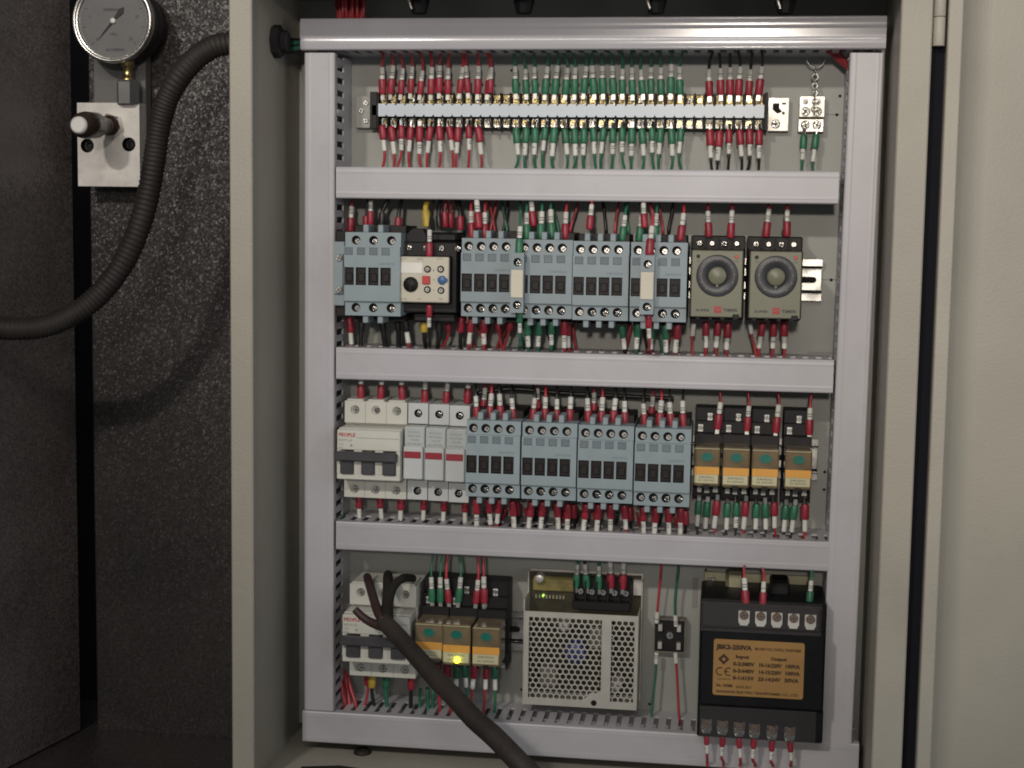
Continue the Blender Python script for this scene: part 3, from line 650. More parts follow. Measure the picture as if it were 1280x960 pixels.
# ================================================================== breakers
def breaker(l, r, tt, bb, label, hz, roll=0.0):
    """l,r,tt,bb: terminal body outline in the photograph (face of the terminal part)"""
    yt = -.050; x, z, ww, h = dims(l, r, tt, bb, yt)
    t = thing('circuit_breaker', (x, 0, z), label, 'circuit breaker', 'ivory circuit breakers', roll)
    Yt, Yb, Yn = -50, -68, -74
    top, bot = h / 2, -h / 2; z1, z2 = top - h * .225, bot + h * .225
    n = 3; pw = ww / n; b = MB()
    b.box(-ww / 2, ww / 2, -45, -5, bot + .3, top - .3, .3)
    for i in range(n):
        a = -ww / 2 + i * pw
        b.holecell(a + .12, a + pw - .12, z1, top, Yt, ('c', a + pw / 2, top - 7.5, 3.8), 3)
        b.holecell(a + .12, a + pw - .12, bot, z2, Yt, ('c', a + pw / 2, bot + 7.2, 3.8), 3)
        for (za_, zb_) in ((z1, top), (bot, z2)):
            b.box(a + .12, a + .4, Yt + .02, -45, za_, zb_); b.box(a + pw - .4, a + pw - .12, Yt + .02, -45, za_, zb_)
        b.box(a + .12, a + pw - .12, Yt + .02, -45, top - .3, top); b.box(a + .12, a + pw - .12, Yt + .02, -45, bot, bot + .3)
        b.box(a + 2, a + pw - 2, Yt + .5, -20, top, top + 1.6, .3)
    b.build('terminal_housing', WHITEP, t)
    b = MB(); m0, m1 = -ww / 2 - .3, ww / 2 - .6
    b.box(m0, m1, Yb, -45, z2 + .2, z1 - 2.2, .7)
    zh = z2 + (z1 - z2) * .12
    zt = z2 + (z1 - z2) * .56
    b.box(m0, m1, Yn, Yb, zt, z1 - 3.0, .7); b.box(m0, m1, Yn, Yb, z2 + .6, zh, .6)
    sl = pw * .62
    for i in range(n):
        c = m0 + (i + .5) * (m1 - m0) / n
        for (e0, e1) in ((m0 + i * (m1 - m0) / n, c - sl / 2), (c + sl / 2, m0 + (i + 1) * (m1 - m0) / n)): b.box(e0, e1, Yn + .05, Yb, zh, zt, .2)
    b.build('front_housing', WHITEP, t)
    b = MB(); b.box(m0 - .6, m1 - 1.4, -82, -76, zt - 8.2, zt - .6, 1.0)
    for i in range(n):
        c = m0 + (i + .5) * (m1 - m0) / n; b.box(c - sl / 2 + .2, c + sl / 2 - .2, -77.5, Yb, zh + .4, zt - 1, .6)
    b.build('toggle_handle', mat('charcoal_handle', (.052, .05, .055), .45, vscale=60, var=.15), t)
    for i in range(n):
        a = -ww / 2 + (i + .5) * pw
        put_screw(t, a + .5, Yt + 2.9, top - 7.8, 30, SCRD if i == 1 else None); put_screw(t, a + .5, Yt + 2.9, bot + 6.9, 30)
    zf = z1 - 3.0
    text('PEOPLE', 'lettering', INKR, t, m0 + 1.5, zf - 4.4, Yn - .15, 4.2, 14, 'LEFT', bold=.12)
    text('RDM1-63', 'lettering', INKG, t, m0 + 1.5, zf - 8.8, Yn - .15, 2.8, 11, 'LEFT'); text('C32', 'lettering', INKG, t, m0 + 1.5, zf - 12.2, Yn - .15, 2.6, 4, 'LEFT')
    text('400V~', 'lettering', INKG, t, m0 + 1.5, zf - 15.2, Yn - .15, 1.8, 5, 'LEFT'); text('6000', 'lettering', INKG, t, m0 + 1.5, zf - 17.6, Yn - .15, 1.6, 5, 'LEFT')
    b = MB(); b.box(m0 + 17, m1 - 1, Yn - .12, Yn, zf - 6.7, zf - 6.3); b.prism([(m0 + 11, zf - 13), (m0 + 12.4, zf - 12), (m0 + 13.5, zf - 13), (m0 + 12.4, zf - 14.2)], Yn, Yn - .12)
    for q in (-1.6, 0, 1.6): b.box(q - .2, q + .2, Yn - .12, Yn, zf - 19.4, zf - 16.6)
    b.build('printed_marks', INKG, t)
    return t
breaker(430.5, 508.5, 502, 622.5, 'ivory three-pole breaker with dark handle left of white fuse holders', .5, ROLL3)
breaker(437, 520, 731, 846, 'ivory three-pole breaker partly hidden behind the thick black cable', .5)

# ================================================================== fuse holders
ff = None
for i, (l, r, tt, bb) in enumerate(((509.5, 535, 504, 624.5), (535.8, 560.8, 505.5, 626), (561.5, 586.5, 507.5, 627.5))):
    yt = -.050; x, z, ww, h = dims(l, r, tt, bb, yt)
    lab = ('white fuse holder with red stripe directly beside the ivory breaker', 'white fuse holder with red stripe, middle of the three', 'white fuse holder with red stripe partly behind the first lower contactor')[i]
    if ff is not None:
        c = copy_tree(ff); c.location = (x, 0, z); c['label'] = lab; continue
    t = ff = thing('fuse_holder', (x, 0, z), lab, 'fuse holder', 'white fuse holders', ROLL3)
    top, bot = h / 2, -h / 2; z1, z2 = top - h * .21, bot + h * .235; b = MB(); hw = ww / 2 - .25
    b.box(-hw, hw, -45, -5, bot + .3, top - .3, .3)
    b.holecell(-hw, hw, z1, top, -50, ('c', 0, top - 8.5, 3.5), 4, 1); b.holecell(-hw, hw, bot, z2, -50, ('c', 0, bot + 7.5, 3.5), 4, 1)
    for (za_, zb_) in ((z1, top), (bot, z2)):
        b.box(-hw, -hw + .3, -49.98, -45, za_, zb_); b.box(hw - .3, hw, -49.98, -45, za_, zb_)
    b.box(-hw, hw, -49.98, -45, top - .3, top); b.box(-hw, hw, -49.98, -45, bot, bot + .3)
    b.build('terminal_housing', [FUSEW, HOLE], t)
    b = MB(); b.box(-hw, hw, -64, -45, z2 + .4, z1 - 1.2, .5); b.build('carrier_frame', FUSEW, t)
    zm = z2 + (z1 - z2) * .63
    b = MB(); b.box(-hw + .4, hw - .4, -64.8, -64, zm + .8, z1 - 2, .2); b.build('type_label', mat('fuse_label', (.42, .45, .45), .5), t)
    b = MB(); b.box(-hw + .2, hw - .6, -69, -64, z2 + 1, zm, .8); b.build('fuse_drawer', FUSEW, t)
    b = MB(); b.box(-hw + .8, hw - 2.0, -69.8, -69, zm - 9.8, zm - 4.2, .3); b.build('red_stripe', mat('stripe_red', (.30, .02, .035), .45, var=.1), t)
    for q, (s, wd) in enumerate((('RT18-32X', 10), ('690V 20kA', 11), ('10x38', 7), ('AC-22B IEC', 12))): text(s, 'lettering', INKG, t, 0, z1 - 5.5 - q * 3.2, -64.95, 2.1, wd)
    put_screw(t, .2, -46.2, top - 8.8, 20, SCRD); put_screw(t, .4, -46.2, bot + 7.2, 20, SCRD)

# ================================================================== relays on sockets
def relay(cx, tt, bb, label, wpx, lit=False, first=None, roll=0.0, socktop=28, sockbot=17, group='plug-in relays with orange bands'):
    yf = -.072; x, z, ww, h = dims(cx - wpx / 2, cx + wpx / 2, tt, bb, yf)
    t = thing('plug_in_relay', (x, 0, z), label, 'relay', group, roll)
    b = MB(); top, bot = h / 2, -h / 2; hw = ww / 2
    b.box(-hw - .8, hw + .8, -30, -9, bot - sockbot, top + socktop, .8)
    b.box(-hw - .8, hw + .8, -42, -30, bot - 4.5, bot + 1, .5); b.box(-hw - .8, hw + .8, -42, -30, top - 2, top + 7, .5)
    b.box(-hw - .8, hw + .8, -36, -30, top + 7, top + 17, .5)
    for q in range(4): b.box(-hw - .8 + q * (2 * hw + 1.6) / 3 - .5, -hw - .8 + q * (2 * hw + 1.6) / 3 + .5, -39, -30, bot - sockbot + .5, bot - 4.5)
    b.build('socket_base', BLACK, t)
    b = MB(); b.box(-hw, hw, -72, -42, bot, top, 1.2); b.build('clear_cover', SMOKE, t)
    zb = bot + h * .50
    b = MB(); b.box(-hw + .5, hw - .5, -72.5, -71.8, zb - 6.2, zb, .15); b.build('orange_band', AMBER, t)
    b = MB(); b.box(-hw + .7, hw - 1.2, -72.45, -71.8, bot + 2.6, zb - 6.3, .15); b.build('pale_label', LABELY, t)
    b = MB(); zc_ = zb + (top - zb) * .52; b.prism([(4.8 * math.cos(q * math.pi / 6), zc_ + 3.6 * math.sin(q * math.pi / 6)) for q in range(12)], -71.9, -72.7); b.build('teal_flag', TEAL, t)
    b = MB(); b.box(-hw + .6, hw - .6, -72.3, -71.9, top - 1.4, top - .9); b.build('cover_rim', LABELY, t)
    text('24VDC', 'lettering', INK, t, 0, zb - 8.6, -72.6, 2.4, ww * .6); text('5A 250VAC', 'lettering', INK, t, 0, bot + 5.0, -72.6, 2.2, ww * .62)
    b = MB(); b.box(-2.6, 2.6, -72.4, -70, bot - 1.8, bot + 1.6, .3); b.build('hold_clip', BLACK, t)
    if lit:
        b = MB(); b.lathe([(2.3, -72.4), (2.2, -74.5), (1.4, -75.6), (.01, -76)], (1.0, 0, bot + 5.0), 'y', 14); b.build('indicator_led', GLOW, t)
    cs = MB(); cs.box(-2.1, 2.1, -.8, 0, -3, 3, .3); csm = CH.setdefault('csm', cs.mesh('clamp_plate', mat('bright_clamp', (.85, .83, .78), .35, .4, var=.1)))
    for (a, zz, yy) in ((-hw * .62, top + 11, -36.1), (hw * .1, top + 20, -30.1), (-hw * .55, bot - 9, -30.1), (.2, bot - 9.5, -30.1), (hw * .7, bot - 8.8, -30.1)):
        link('clamp_plate', csm, t, loc=(a * .001, yy * .001, zz * .001)); put_screw(t, a, yy - .8, zz + .3, 20)
    return t
for i, (cx, tt, bb) in enumerate(((883.5, 559, 608), (920, 560, 610), (956.5, 561.5, 611), (998, 563, 612.5))):
    relay(cx, tt, bb, ('orange-banded relay right beside the last lower contactor', 'orange-banded relay second from left of the four beside the contactors',
          'orange-banded relay third from left of the four beside the contactors', 'orange-banded relay at the right end of the four, near right duct')[i], (32.5, 34, 34, 34)[i], roll=ROLL3)
for i, (cx, tt, bb) in enumerate(((536, 779, 826), (570.5, 781, 832), (607.5, 784, 834))):
    relay(cx, tt, bb, ('orange-banded relay half covered by the thick black cable', 'orange-banded relay with a glowing yellow-green light', 'orange-banded relay with the brightest teal flag, nearest power supply')[i], 35, lit=(i == 1), socktop=30, sockbot=12)

# ================================================================== power supply
yf = -.040; xs_, zs_, pw_, ph_ = dims(655, 797, 767, 884, yf)
t = psu = thing('power_supply', (xs_, 0, zs_), 'silver power supply with perforated steel cover', 'power supply')
top, bot, hw = ph_ / 2, -ph_ / 2, pw_ / 2
tt2 = mm(P(720, 716, -.012).z - zs_)
b = MB(); b.box(-hw - .8, hw + 1.5, -2, -.3, bot - 1, tt2, .4); b.box(-hw - 1.2, -hw, -39, -2, bot - 1, top + 10, .3); b.box(-hw - 1.2, -hw, -14, -2, top + 10, tt2, .3); b.box(hw + .4, hw + 1.6, -13, -2, bot, tt2 - 4, .3); b.build('chassis', PLATED, t)
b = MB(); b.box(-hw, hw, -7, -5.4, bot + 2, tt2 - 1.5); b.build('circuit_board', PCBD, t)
# perforated cover
b = MB(); yc0 = -40
pit, rp = 5.15, 4.46
def hexzone(u0, u1, v0, v1):
    R = pit / math.sqrt(3); ri = 2.3; nr = int((v1 - v0) / rp); 
    for j in range(nr):
        n = int((u1 - u0) / pit - (0.5 if j % 2 else 0))
        for i in range(n):
            cx_, cz2 = u0 + pit * (i + .5 + (.5 if j % 2 else 0)), v1 - rp * (j + .6)
            o = [(cx_ + R * math.cos(math.radians(30 + 60 * k)), cz2 + R * math.sin(math.radians(30 + 60 * k))) for k in range(6)]
            q = [(cx_ + ri * math.cos(math.radians(30 + 60 * k)), cz2 + ri * math.sin(math.radians(30 + 60 * k))) for k in range(6)]
            v = [(x, yc0, z) for x, z in o] + [(x, yc0, z) for x, z in q] + [(x, yc0 + 1.0, z) for x, z in q]
            b.add(v, [(k, (k + 1) % 6, 6 + (k + 1) % 6, 6 + k) for k in range(6)] + [(6 + k, 6 + (k + 1) % 6, 12 + (k + 1) % 6, 12 + k) for k in range(6)])
    return nr
def ux(px): return mm(P(px, 825, yf).x - xs_)
L0, L1, R0, R1 = ux(659), ux(754), ux(762), ux(796.5)
V1, V0 = top - 4.0, bot + 3.2
hexzone(L0, L1, V0, V1); hexzone(R0, R1, V0, V1)
nr = int((V1 - V0) / rp); vb = V1 - rp * (nr + .1)
def fr(a, c, d, e): b.box(a, c, yc0 - .12, yc0 + .9, d, e)
fr(-hw, hw, V1 - .9, top); fr(-hw, hw, bot, vb + .6); fr(-hw, L0 + 1.1, vb + .6, V1 - .9); fr(L1 - 1.6, R0 + 1.0, vb + .6, V1 - .9); fr(R1 - 2.6, hw, vb + .6, V1 - .9)
b.prism([(L1 - 17, vb + .6), (L1 - 1.6, vb + .6), (L1 - 1.6, vb + 9), (L1 - 5, vb + 7.5), (L1 - 11, vb + 7), (L1 - 13, vb + 4)], yc0 - .15, yc0 + .8)
b.box(hw - 1, hw, yc0 + .9, -2, bot, top); b.box(-hw, hw, yc0 + .9, -8, bot, bot + 1)
b.build('perforated_cover', mat('perforated_steel', (.60, .575, .515), .42, .6, var=.08, vscale=50, stain=.15), t)
b = MB(); b.cyl(L1 - 7.3, bot + 4.4, 2.5, yc0 - .2, yc0 - .5, 16); b.build('screw_hole', HOLE, t)
# parts inside, seen through the holes and in the open top bay
b = MB(); b.lathe([(9, -7), (9, -26), (8, -27.5), (.01, -27.5)], (-6, 0, 2), 'y', 24); b.build('capacitor', CAPB, t)
b = MB(); b.lathe([(5, -7), (5, -28), (4, -29), (.01, -29)], (30, 0, -24), 'y', 18); b.build('capacitor', mat('pale_can', (.45, .43, .42), .4), t)
b = MB(); b.lathe([(5, -7), (5, -28), (4, -29), (.01, -29)], (-16, 0, 26), 'y', 18); b.build('capacitor', mat('pale_can2', (.4, .38, .35), .4), t)
b = MB(); b.box(6, 24, -28, -7, 6, 26, 2); b.build('transformer_core', CAPG, t)
b = MB(); b.box(-36, -22, -24, -7, -30, -12, 1); b.build('choke', CAPG, t)
b = MB(); b.box(24, 27, -33, -7, -4, 30, .5); b.build('heat_sink', DULL, t)
b = MB(); zb_ = top + 3; b.box(-hw + 3, ux(712), -10, -7, zb_ + 8, zb_ + 21, .5); b.build('inverter_block', PCB, t)
b = MB(); b.lathe([(4, -7), (4, -16), (3.4, -16.6), (.01, -16.4)], (-hw + 9, 0, zb_ + 20), 'y', 18); b.build('trim_pot', PLATED, t)
b = MB(); b.box(ux(712), ux(785), -16, -7, zb_ - 1, zb_ + 24, .6)
for q in range(6): xx = ux(714 + q * 14.2); b.box(xx - .7, xx + .7, -26, -16, zb_ + 3, zb_ + 22, .3)
b.box(ux(712), ux(785), -26, -16, zb_ - 3, zb_ + 4, .5); b.build('terminal_block', BLACK, t)
for q in range(5): put_screw(t, ux(721 + q * 14.4), -17.4, zb_ + 11, 30)
b = MB(); b.cyl(-hw + 12, zb_ + 3.5, 1.0, -7, -11, 10, .4); b.build('indicator_led', GLOWG, t)
b = MB()
for q in range(9): b.box(-hw + 5 + q * 3, -hw + 6.6 + q * 3, -9, -7, zb_ + 1, zb_ + 4)
b.build('board_pins', IRON, t)['kind'] = 'stuff'
b = MB(); b.box(ux(787), hw + 1, -12, -2, zb_ + 8, zb_ + 22, .4); b.build('mounting_ear', PLATED, t)

# ================================================================== bridge rectifier
x, z, ww, h = dims(817, 857, 774, 816, -.012)
t = thing('bridge_rectifier', (x, 0, z), 'small square black rectifier block with grey rim', 'rectifier')
b = MB(); b.box(-ww / 2, ww / 2, -3, -.3, -h / 2, h / 2, .4); b.box(-ww / 2, -ww / 2 + 1, -12, -3, -h / 2, h / 2); b.box(ww / 2 - 1, ww / 2, -12, -3, -h / 2, h / 2); b.box(-ww / 2 + 1, ww / 2 - 1, -12, -3, h / 2 - 1, h / 2); b.box(-ww / 2 + 1, ww / 2 - 1, -12, -3, -h / 2, -h / 2 + 1); b.build('rim', CAPG, t)
b = MB(); b.box(-ww / 2 + 1, ww / 2 - 1, -11.4, -3, -h / 2 + 1, h / 2 - 1, .5); b.build('block', BLACK, t)
put_screw(t, .3, -11.4, .5, 35)
for (sx, sz) in ((-1, 1), (1, 1), (-1, -1), (1, -1)):
    b = MB(); b.box(sx * 8 - 1.8, sx * 8 + 1.8, -16, -11.4, sz * 7.8 - 3, sz * 7.8 + 3, .3); b.build('blade_terminal', PLATED, t)

# ================================================================== transformer
yf = -.088; x, z, ww, h = dims(873, 1032, 755, 920, yf)
xt, zt_ = x, z
t = tr = thing('control_transformer', (x, 0, z), 'black transformer with ochre rating label and screw terminals', 'transformer')
hw, top, bot = ww / 2, h / 2, -h / 2
b = MB(); b.box(-hw, hw, -78, -12, bot + 2, top, 1.5); b.box(-hw + 1, hw - 1, -88, -78, bot + 23, top - 22, 1.5); b.box(-hw, hw, -81, -66, bot - 6, bot + 22, 1.2); b.build('body', TRBODY, t)
pt0, pt1 = mm(P(880, 735, -.012).x - xt), mm(P(1018, 735, -.012).x - xt); pz = mm(P(940, 717, -.012).z - zt_)
b = MB(); b.box(pt0, pt1, -12, -10, top - 25, pz, .4); b.box(pt0, pt1, -12, -.3, top - 25, top - 22); b.box(pt0, pt0 + 2, -10, -.3, top - 25, pz); b.build('mounting_bracket', IRON, t)
put_screw(t, pt0 + 6, -12, pz - 7.5, 35)
b = MB(); b.box(pt0 + 18, pt0 + 34, -34, -12, top - 5, top + 13, 3); b.build('coil_end', IRON, t)
b = MB(); b.box(pt0 + 55, pt1 - 22, -50, -12, top - 2, top + 8, 2); b.build('winding', BLACK, t)
def tl(px, py, y=yf): p = P(px, py, y); return mm(p.x - xt), mm(p.z - zt_)
# label
a, c = tl(890.5, 868), tl(1006, 804)
lx, lz, lw, lh = (a[0] + c[0]) / 2, (a[1] + c[1]) / 2, c[0] - a[0], c[1] - a[1]
b = MB(); rr = 2
pts = [(lx + sx * (lw / 2 - rr) + rr * math.cos(an), lz + sz * (lh / 2 - rr) + rr * math.sin(an)) for sx, sz, a0 in ((1, 1, 0), (-1, 1, 90), (-1, -1, 180), (1, -1, 270)) for an in [math.radians(a0 + 22.5 * k) for k in range(5)]]
b.prism(pts, -88.0, -88.4); b.build('rating_label', TRLABEL, t)
Yp = -88.5
text('JBK3-250VA', 'lettering', INKB, t, lx - lw * .465, lz + lh * .36, Yp, 5.2, lw * .40, 'LEFT', bold=0.31)
text('MACHINE TOOL CONTROL TRANSFORMER', 'lettering', INKB, t, lx - lw * .045, lz + lh * .355, Yp, 3.2, lw * .51, 'LEFT', bold=0.09)
text('Input', 'lettering', INKB, t, lx - lw * .18, lz + lh * .20, Yp, 3.8, lw * .15, bold=0.20); text('Output', 'lettering', INKB, t, lx + lw * .22, lz + lh * .19, Yp, 3.8, lw * .18, bold=0.20)
for q, (s1, s2, s3) in enumerate((('0-2:380V', '10-16:220V', '100VA'), ('0-3:440V', '14-15:220V', '100VA'), ('0-1:415V', '23-14:24V', '50VA'))):
    zz = lz + lh * (.07 - .125 * q)
    text(s1, 'lettering', INKB, t, lx - lw * .28, zz, Yp, 4.2, lw * .24, 'LEFT', bold=0.24); text(s2, 'lettering', INKB, t, lx - lw * .0, zz, Yp, 4.2, lw * .25, 'LEFT', bold=0.24); text(s3, 'lettering', INKB, t, lx + lw * .29, zz, Yp, 4.2, lw * .16, 'LEFT', bold=0.24)
b = MB(); cx_, cz_ = lx - lw * .385, lz + lh * .145
b.prism([(cx_ - 4.6, cz_), (cx_, cz_ + 4.6), (cx_ + 4.6, cz_), (cx_, cz_ - 4.6)], -88.4, -88.52); b.build('maker_mark', INKB, t)
b = MB(); b.cyl(cx_, cz_, 1.4, -88.5, -88.7, 12); b.build('maker_mark', TRLABEL, t)
b = MB()
for (cc, arc) in ((cx_ - 2.6, (60, 300)), (cx_ + 4.2, (60, 300))):
    pp = [(cc + 3.1 * math.cos(math.radians(arc[0] + (arc[1] - arc[0]) * k / 12)), Yp, lz - lh * .075 + 3.1 * math.sin(math.radians(arc[0] + (arc[1] - arc[0]) * k / 12))) for k in range(13)]
    b.tube(pp, .45, 5)
b.box(cx_ + 1.4, cx_ + 4.2, Yp - .2, Yp + .2, lz - lh * .075 - .45, lz - lh * .075 + .45); b.build('ce_mark', INKB, t)
text('50/60Hz', 'lettering', INKB, t, lx - lw * .45, lz - lh * .21, Yp, 2.6, lw * .14, 'LEFT'); text('No. 150386', 'lettering', INKB, t, lx - lw * .46, lz - lh * .325, Yp, 3.2, lw * .18, 'LEFT', bold=0.17); text('DATE 2017', 'lettering', INKB, t, lx - lw * .24, lz - lh * .34, Yp, 2.8, lw * .17, 'LEFT', bold=0.09)
text('SHANGHAI ELECTRIC TRANSFORMER CO., LTD', 'lettering', INKB, t, lx - lw * .46, lz - lh * .435, Yp, 2.9, lw * .9, 'LEFT', bold=0.10)
# terminals
tx_, tz_ = tl(874, 793, -.080), tl(1028, 757, -.080)
b = MB(); b.box(tx_[0] + 2, tz_[0] - 2, -84, -78, top - 22, top - 1.5, 1); b.build('terminal_shelf', BLACK, t)
b = MB(); b.box(tx_[0] + 1, tz_[0] - 1, -92.5, -91.5, top - 23, top + 1, .4); b.box(tx_[0] + 1, tz_[0] - 1, -91.5, -84, top - .2, top + 1); b.box(tx_[0] + 1, tz_[0] - 1, -91.5, -84, top - 23, top - 22); b.build('terminal_cover', CLEAR, t)
lug = MB(); lug.prism([(-4.4, 4.5), (4.4, 4.5), (4.4, -4.5), (2.8, -7.5), (-2.8, -7.5), (-4.4, -4.5)], -1.2, 0); lug_me = lug.mesh('terminal_plate', mat('bright_terminal', (.82, .79, .72), .32, .45, var=.1)); lug_dk = lug.mesh('terminal_plate', DULL)
scr_t = screw_mesh(3.6, mat('copper_screw', (.46, .30, .20), .3, 1.0, var=.2), name='terminal_screw')
for q, px in enumerate((930, 951, 971, 992, 1013)):
    u, v = tl(px, 770 + q * 1.3, -.084); link('terminal_plate', lug_me, t, loc=(u * .001, -.0841, v * .001)); put_screw(t, u, -85.4, v + 1, 35, scr_t, 'terminal_screw')
b = MB(); b.box(-hw + 2, hw - 6, -88, -87, bot - 4, bot + 22, .4); b.box(-hw + 2, hw - 6, -87, -81, bot + 21, bot + 22); b.build('terminal_cover', CLEAR, t)
for q, px in enumerate((883, 903, 924, 943, 965, 987)):
    u, v = tl(px, 905 + q * 2.0, -.081); link('terminal_plate', lug_dk, t, loc=(u * .001, -.0811, v * .001)); put_screw(t, u, -82.4, v + 1, 35, scr_t, 'terminal_screw')

# ================================================================== wires
def sleeve_mesh(name, m, L, r):
    b = MB(); b.lathe([(r * .8, 0), (r * .9, .8), (r, 2.0), (r, L - .8), (r * .9, L)], (0, 0, 0), 'z', 12); return b.mesh(name, m)
def marker_mesh(L=9.5, r=2.05, bands=1):
    b = MB(); n = 12; zs = [0, .4, 2.2, 3.2, 4.1, 5.1, L - .3, L]; rs = [r * .85] + [r] * 6 + [r * .85]
    v = [(rr * math.cos(2 * math.pi * i / n), rr * math.sin(2 * math.pi * i / n), z) for rr, z in zip(rs, zs) for i in range(n)]
    for k in range(len(zs) - 1):
        for i in range(n):
            a = 360 * (i + .5) / n
            b.k = 1 if (k in ((2, 4) if bands else (3,)) and 215 < a < 325) else 0
            b.add([v[k * n + i], v[k * n + (i + 1) % n], v[(k + 1) * n + (i + 1) % n], v[(k + 1) * n + i]], [(0, 1, 2, 3)], True)
    b.k = 0; b.add(v[:n], [list(range(n))]); b.add(v[-n:], [list(range(n))])
    return b.mesh('marker_tube', [WHITEM, INKG])
SM = {'red': sleeve_mesh('crimp_sleeve', REDS, 12, 3.15), 'green': sleeve_mesh('crimp_sleeve', GREENS, 12, 3.15), 'yellow': sleeve_mesh('crimp_sleeve', YELLOWS, 13, 3.4), 'black': sleeve_mesh('crimp_sleeve', BLACKS, 12, 2.75)}
MK = [marker_mesh(bands=1), marker_mesh(bands=0), marker_mesh(L=10.5)]
lb = MB(); lb.box(-1.7, 1.7, -.45, .45, -5, .4, .15); LUG = lb.mesh('fork_lug', SILVER)
WM = {'red': mat('red_wire', (0.40, 0.04, 0.05), .38, var=.15, vscale=120), 'green': mat('green_wire', (0.03, 0.15, 0.09), .38, var=.15, vscale=120), 'black': BLACKS, 'yellow': YELLOWS, 'brown': mat('brown_wire', (.07, .02, .02), .4)}
WREG = {}
def bez(p0, p1, p2, p3, n=7):
    return [p0 * (1 - t) ** 3 + p1 * 3 * t * (1 - t) ** 2 + p2 * 3 * t * t * (1 - t) + p3 * t ** 3 for t in [i / n for i in range(n + 1)]]
def wire(place, px, py, d, sl, wc, dk=None, px2=None, py2=None, yt=-.045, y2=-.034, lug=False, marker=True, r=1.15, sleeve=True, over=.006, tilt=.35, s=1.0):
    """one wire end: sits on a terminal at (px,py), runs up (d=1) or down (d=-1) into a duct"""
    S = P(px + random.uniform(-.8, .8), py + random.uniform(-1.2, 1.2), yt); s = s * random.uniform(.92, 1.08)
    if dk:
        zE = (DUCT[dk][0] + over) if d > 0 else (DUCT[dk][1] - over)
        ref = P(px2 if px2 is not None else px, py, y2); E = Vector((ref.x, y2, zE))
        # follow the perspective of the column, not of the start point
        q = P(px2 if px2 is not None else px, py - d * 30, y2); E.x = q.x if px2 is not None else S.x
    else: E = P(px2, py2, y2)
    up = Vector((0, 0, d)); dr = (E - S).normalized(); ax = (up * (1 - tilt) + dr * tilt).normalized()
    ax.y *= .5; ax.x += random.uniform(-.10, .10); ax.normalize()
    e = bpy.data.objects.new('wire', None); COL.objects.link(e); e.empty_display_size = .005
    e.rotation_mode = 'QUATERNION'; q = Vector((0, 0, 1)).rotation_difference(ax)
    if d < 0:  # keep the printed side to the viewer
        q = ax.to_track_quat('Z', 'Y') if False else q
    e.rotation_quaternion = q; e.location = S; tag(e, None, 'wire'); r = r * random.uniform(.9, 1.15)
    if sleeve: o = link('crimp_sleeve', SM[sl], e); o.scale = (s, s, s)
    if lug: link('fork_lug', LUG, e)
    z0 = (11.6 if sleeve else 0) * s; mk = 0
    if marker:
        o = link('marker_tube', random.choice(MK), e, loc=(0, 0, (z0 + random.uniform(.2, 1.2)) * .001), rot=(0, 0, math.pi if d < 0 else 0)); o.scale = (s, s, s); mk = 10 * s
    Eq = (q.inverted() @ (E - S)) * 1000; upl = q.inverted() @ up
    Z = z0 + mk + 1
    p0 = Vector((0, 0, min(2, Z))); p1 = Vector((0, 0, Z)); dist = (Eq - p1).length
    b = MB(); b.tube([p0] + bez(p1, p1 + Vector((0, 0, dist * .35)), Eq - upl * dist * .35 + Vector((random.uniform(-2.2, 2.2), 0, 0)), Eq), r, 8)
    b.build('lead', WM[wc], e)
    WREG.setdefault((place, sl), []).append((px, e)); return e
J = lambda a=1.5: random.uniform(-a, a)
# terminal strip
def tpx(k, s):  # pixel of terminal k (top s=1 or bottom s=-1): from real positions back to the wire function via world coords
    return 477.5 + (948.5 - 477.5) * k / (NT - 1) + (0.9 * math.sin(math.pi * k / (NT - 1)) * -1.5)
for k in range(12): wire('above the terminal strip', tpx(k, 1) + J(1), 117, 1, 'red', 'red', 'top', px2=tpx(k, 1) + J(4), yt=-.017, lug=True)
wire('above the terminal strip', 612, 116.5, 1, 'red', 'red', 'top', px2=612, yt=-.02)
for k in range(14, 32): wire('above the terminal strip', tpx(k, 1) + J(1), 117.5, 1, 'green', 'green', 'top', px2=tpx(k, 1) + J(4), yt=-.017, lug=True)
for k in range(34, 40): wire('above the terminal strip', tpx(k, 1) + J(1), 119, 1, 'red', 'black', 'top', px2=tpx(k, 1) + J(4), yt=-.017, lug=True)
pair = lambda k: (3.5 if k % 3 == 1 else -3.5 if k % 3 == 2 else 0)
for k in range(11): wire('below the terminal strip', tpx(k, -1), 158, -1, 'red', 'red', 'd2', px2=tpx(k, -1) + pair(k) + J(1), yt=-.017, lug=True)
for k in range(14, 32): wire('below the terminal strip', tpx(k, -1), 160, -1, 'green', 'green', 'd2', px2=tpx(k, -1) + pair(k) + J(1), yt=-.017, lug=True)
for k in range(34, 40): wire('below the terminal strip', tpx(k, -1), 163, -1, 'red', 'black', 'd2', px2=tpx(k, -1) + pair(k) + J(1), yt=-.017, lug=True)
for px in (1005.5, 1020.5): wire('below the earth terminal', px, 168, -1, 'green', 'green', 'd2', px2=px - 2, yt=-.012, lug=True)
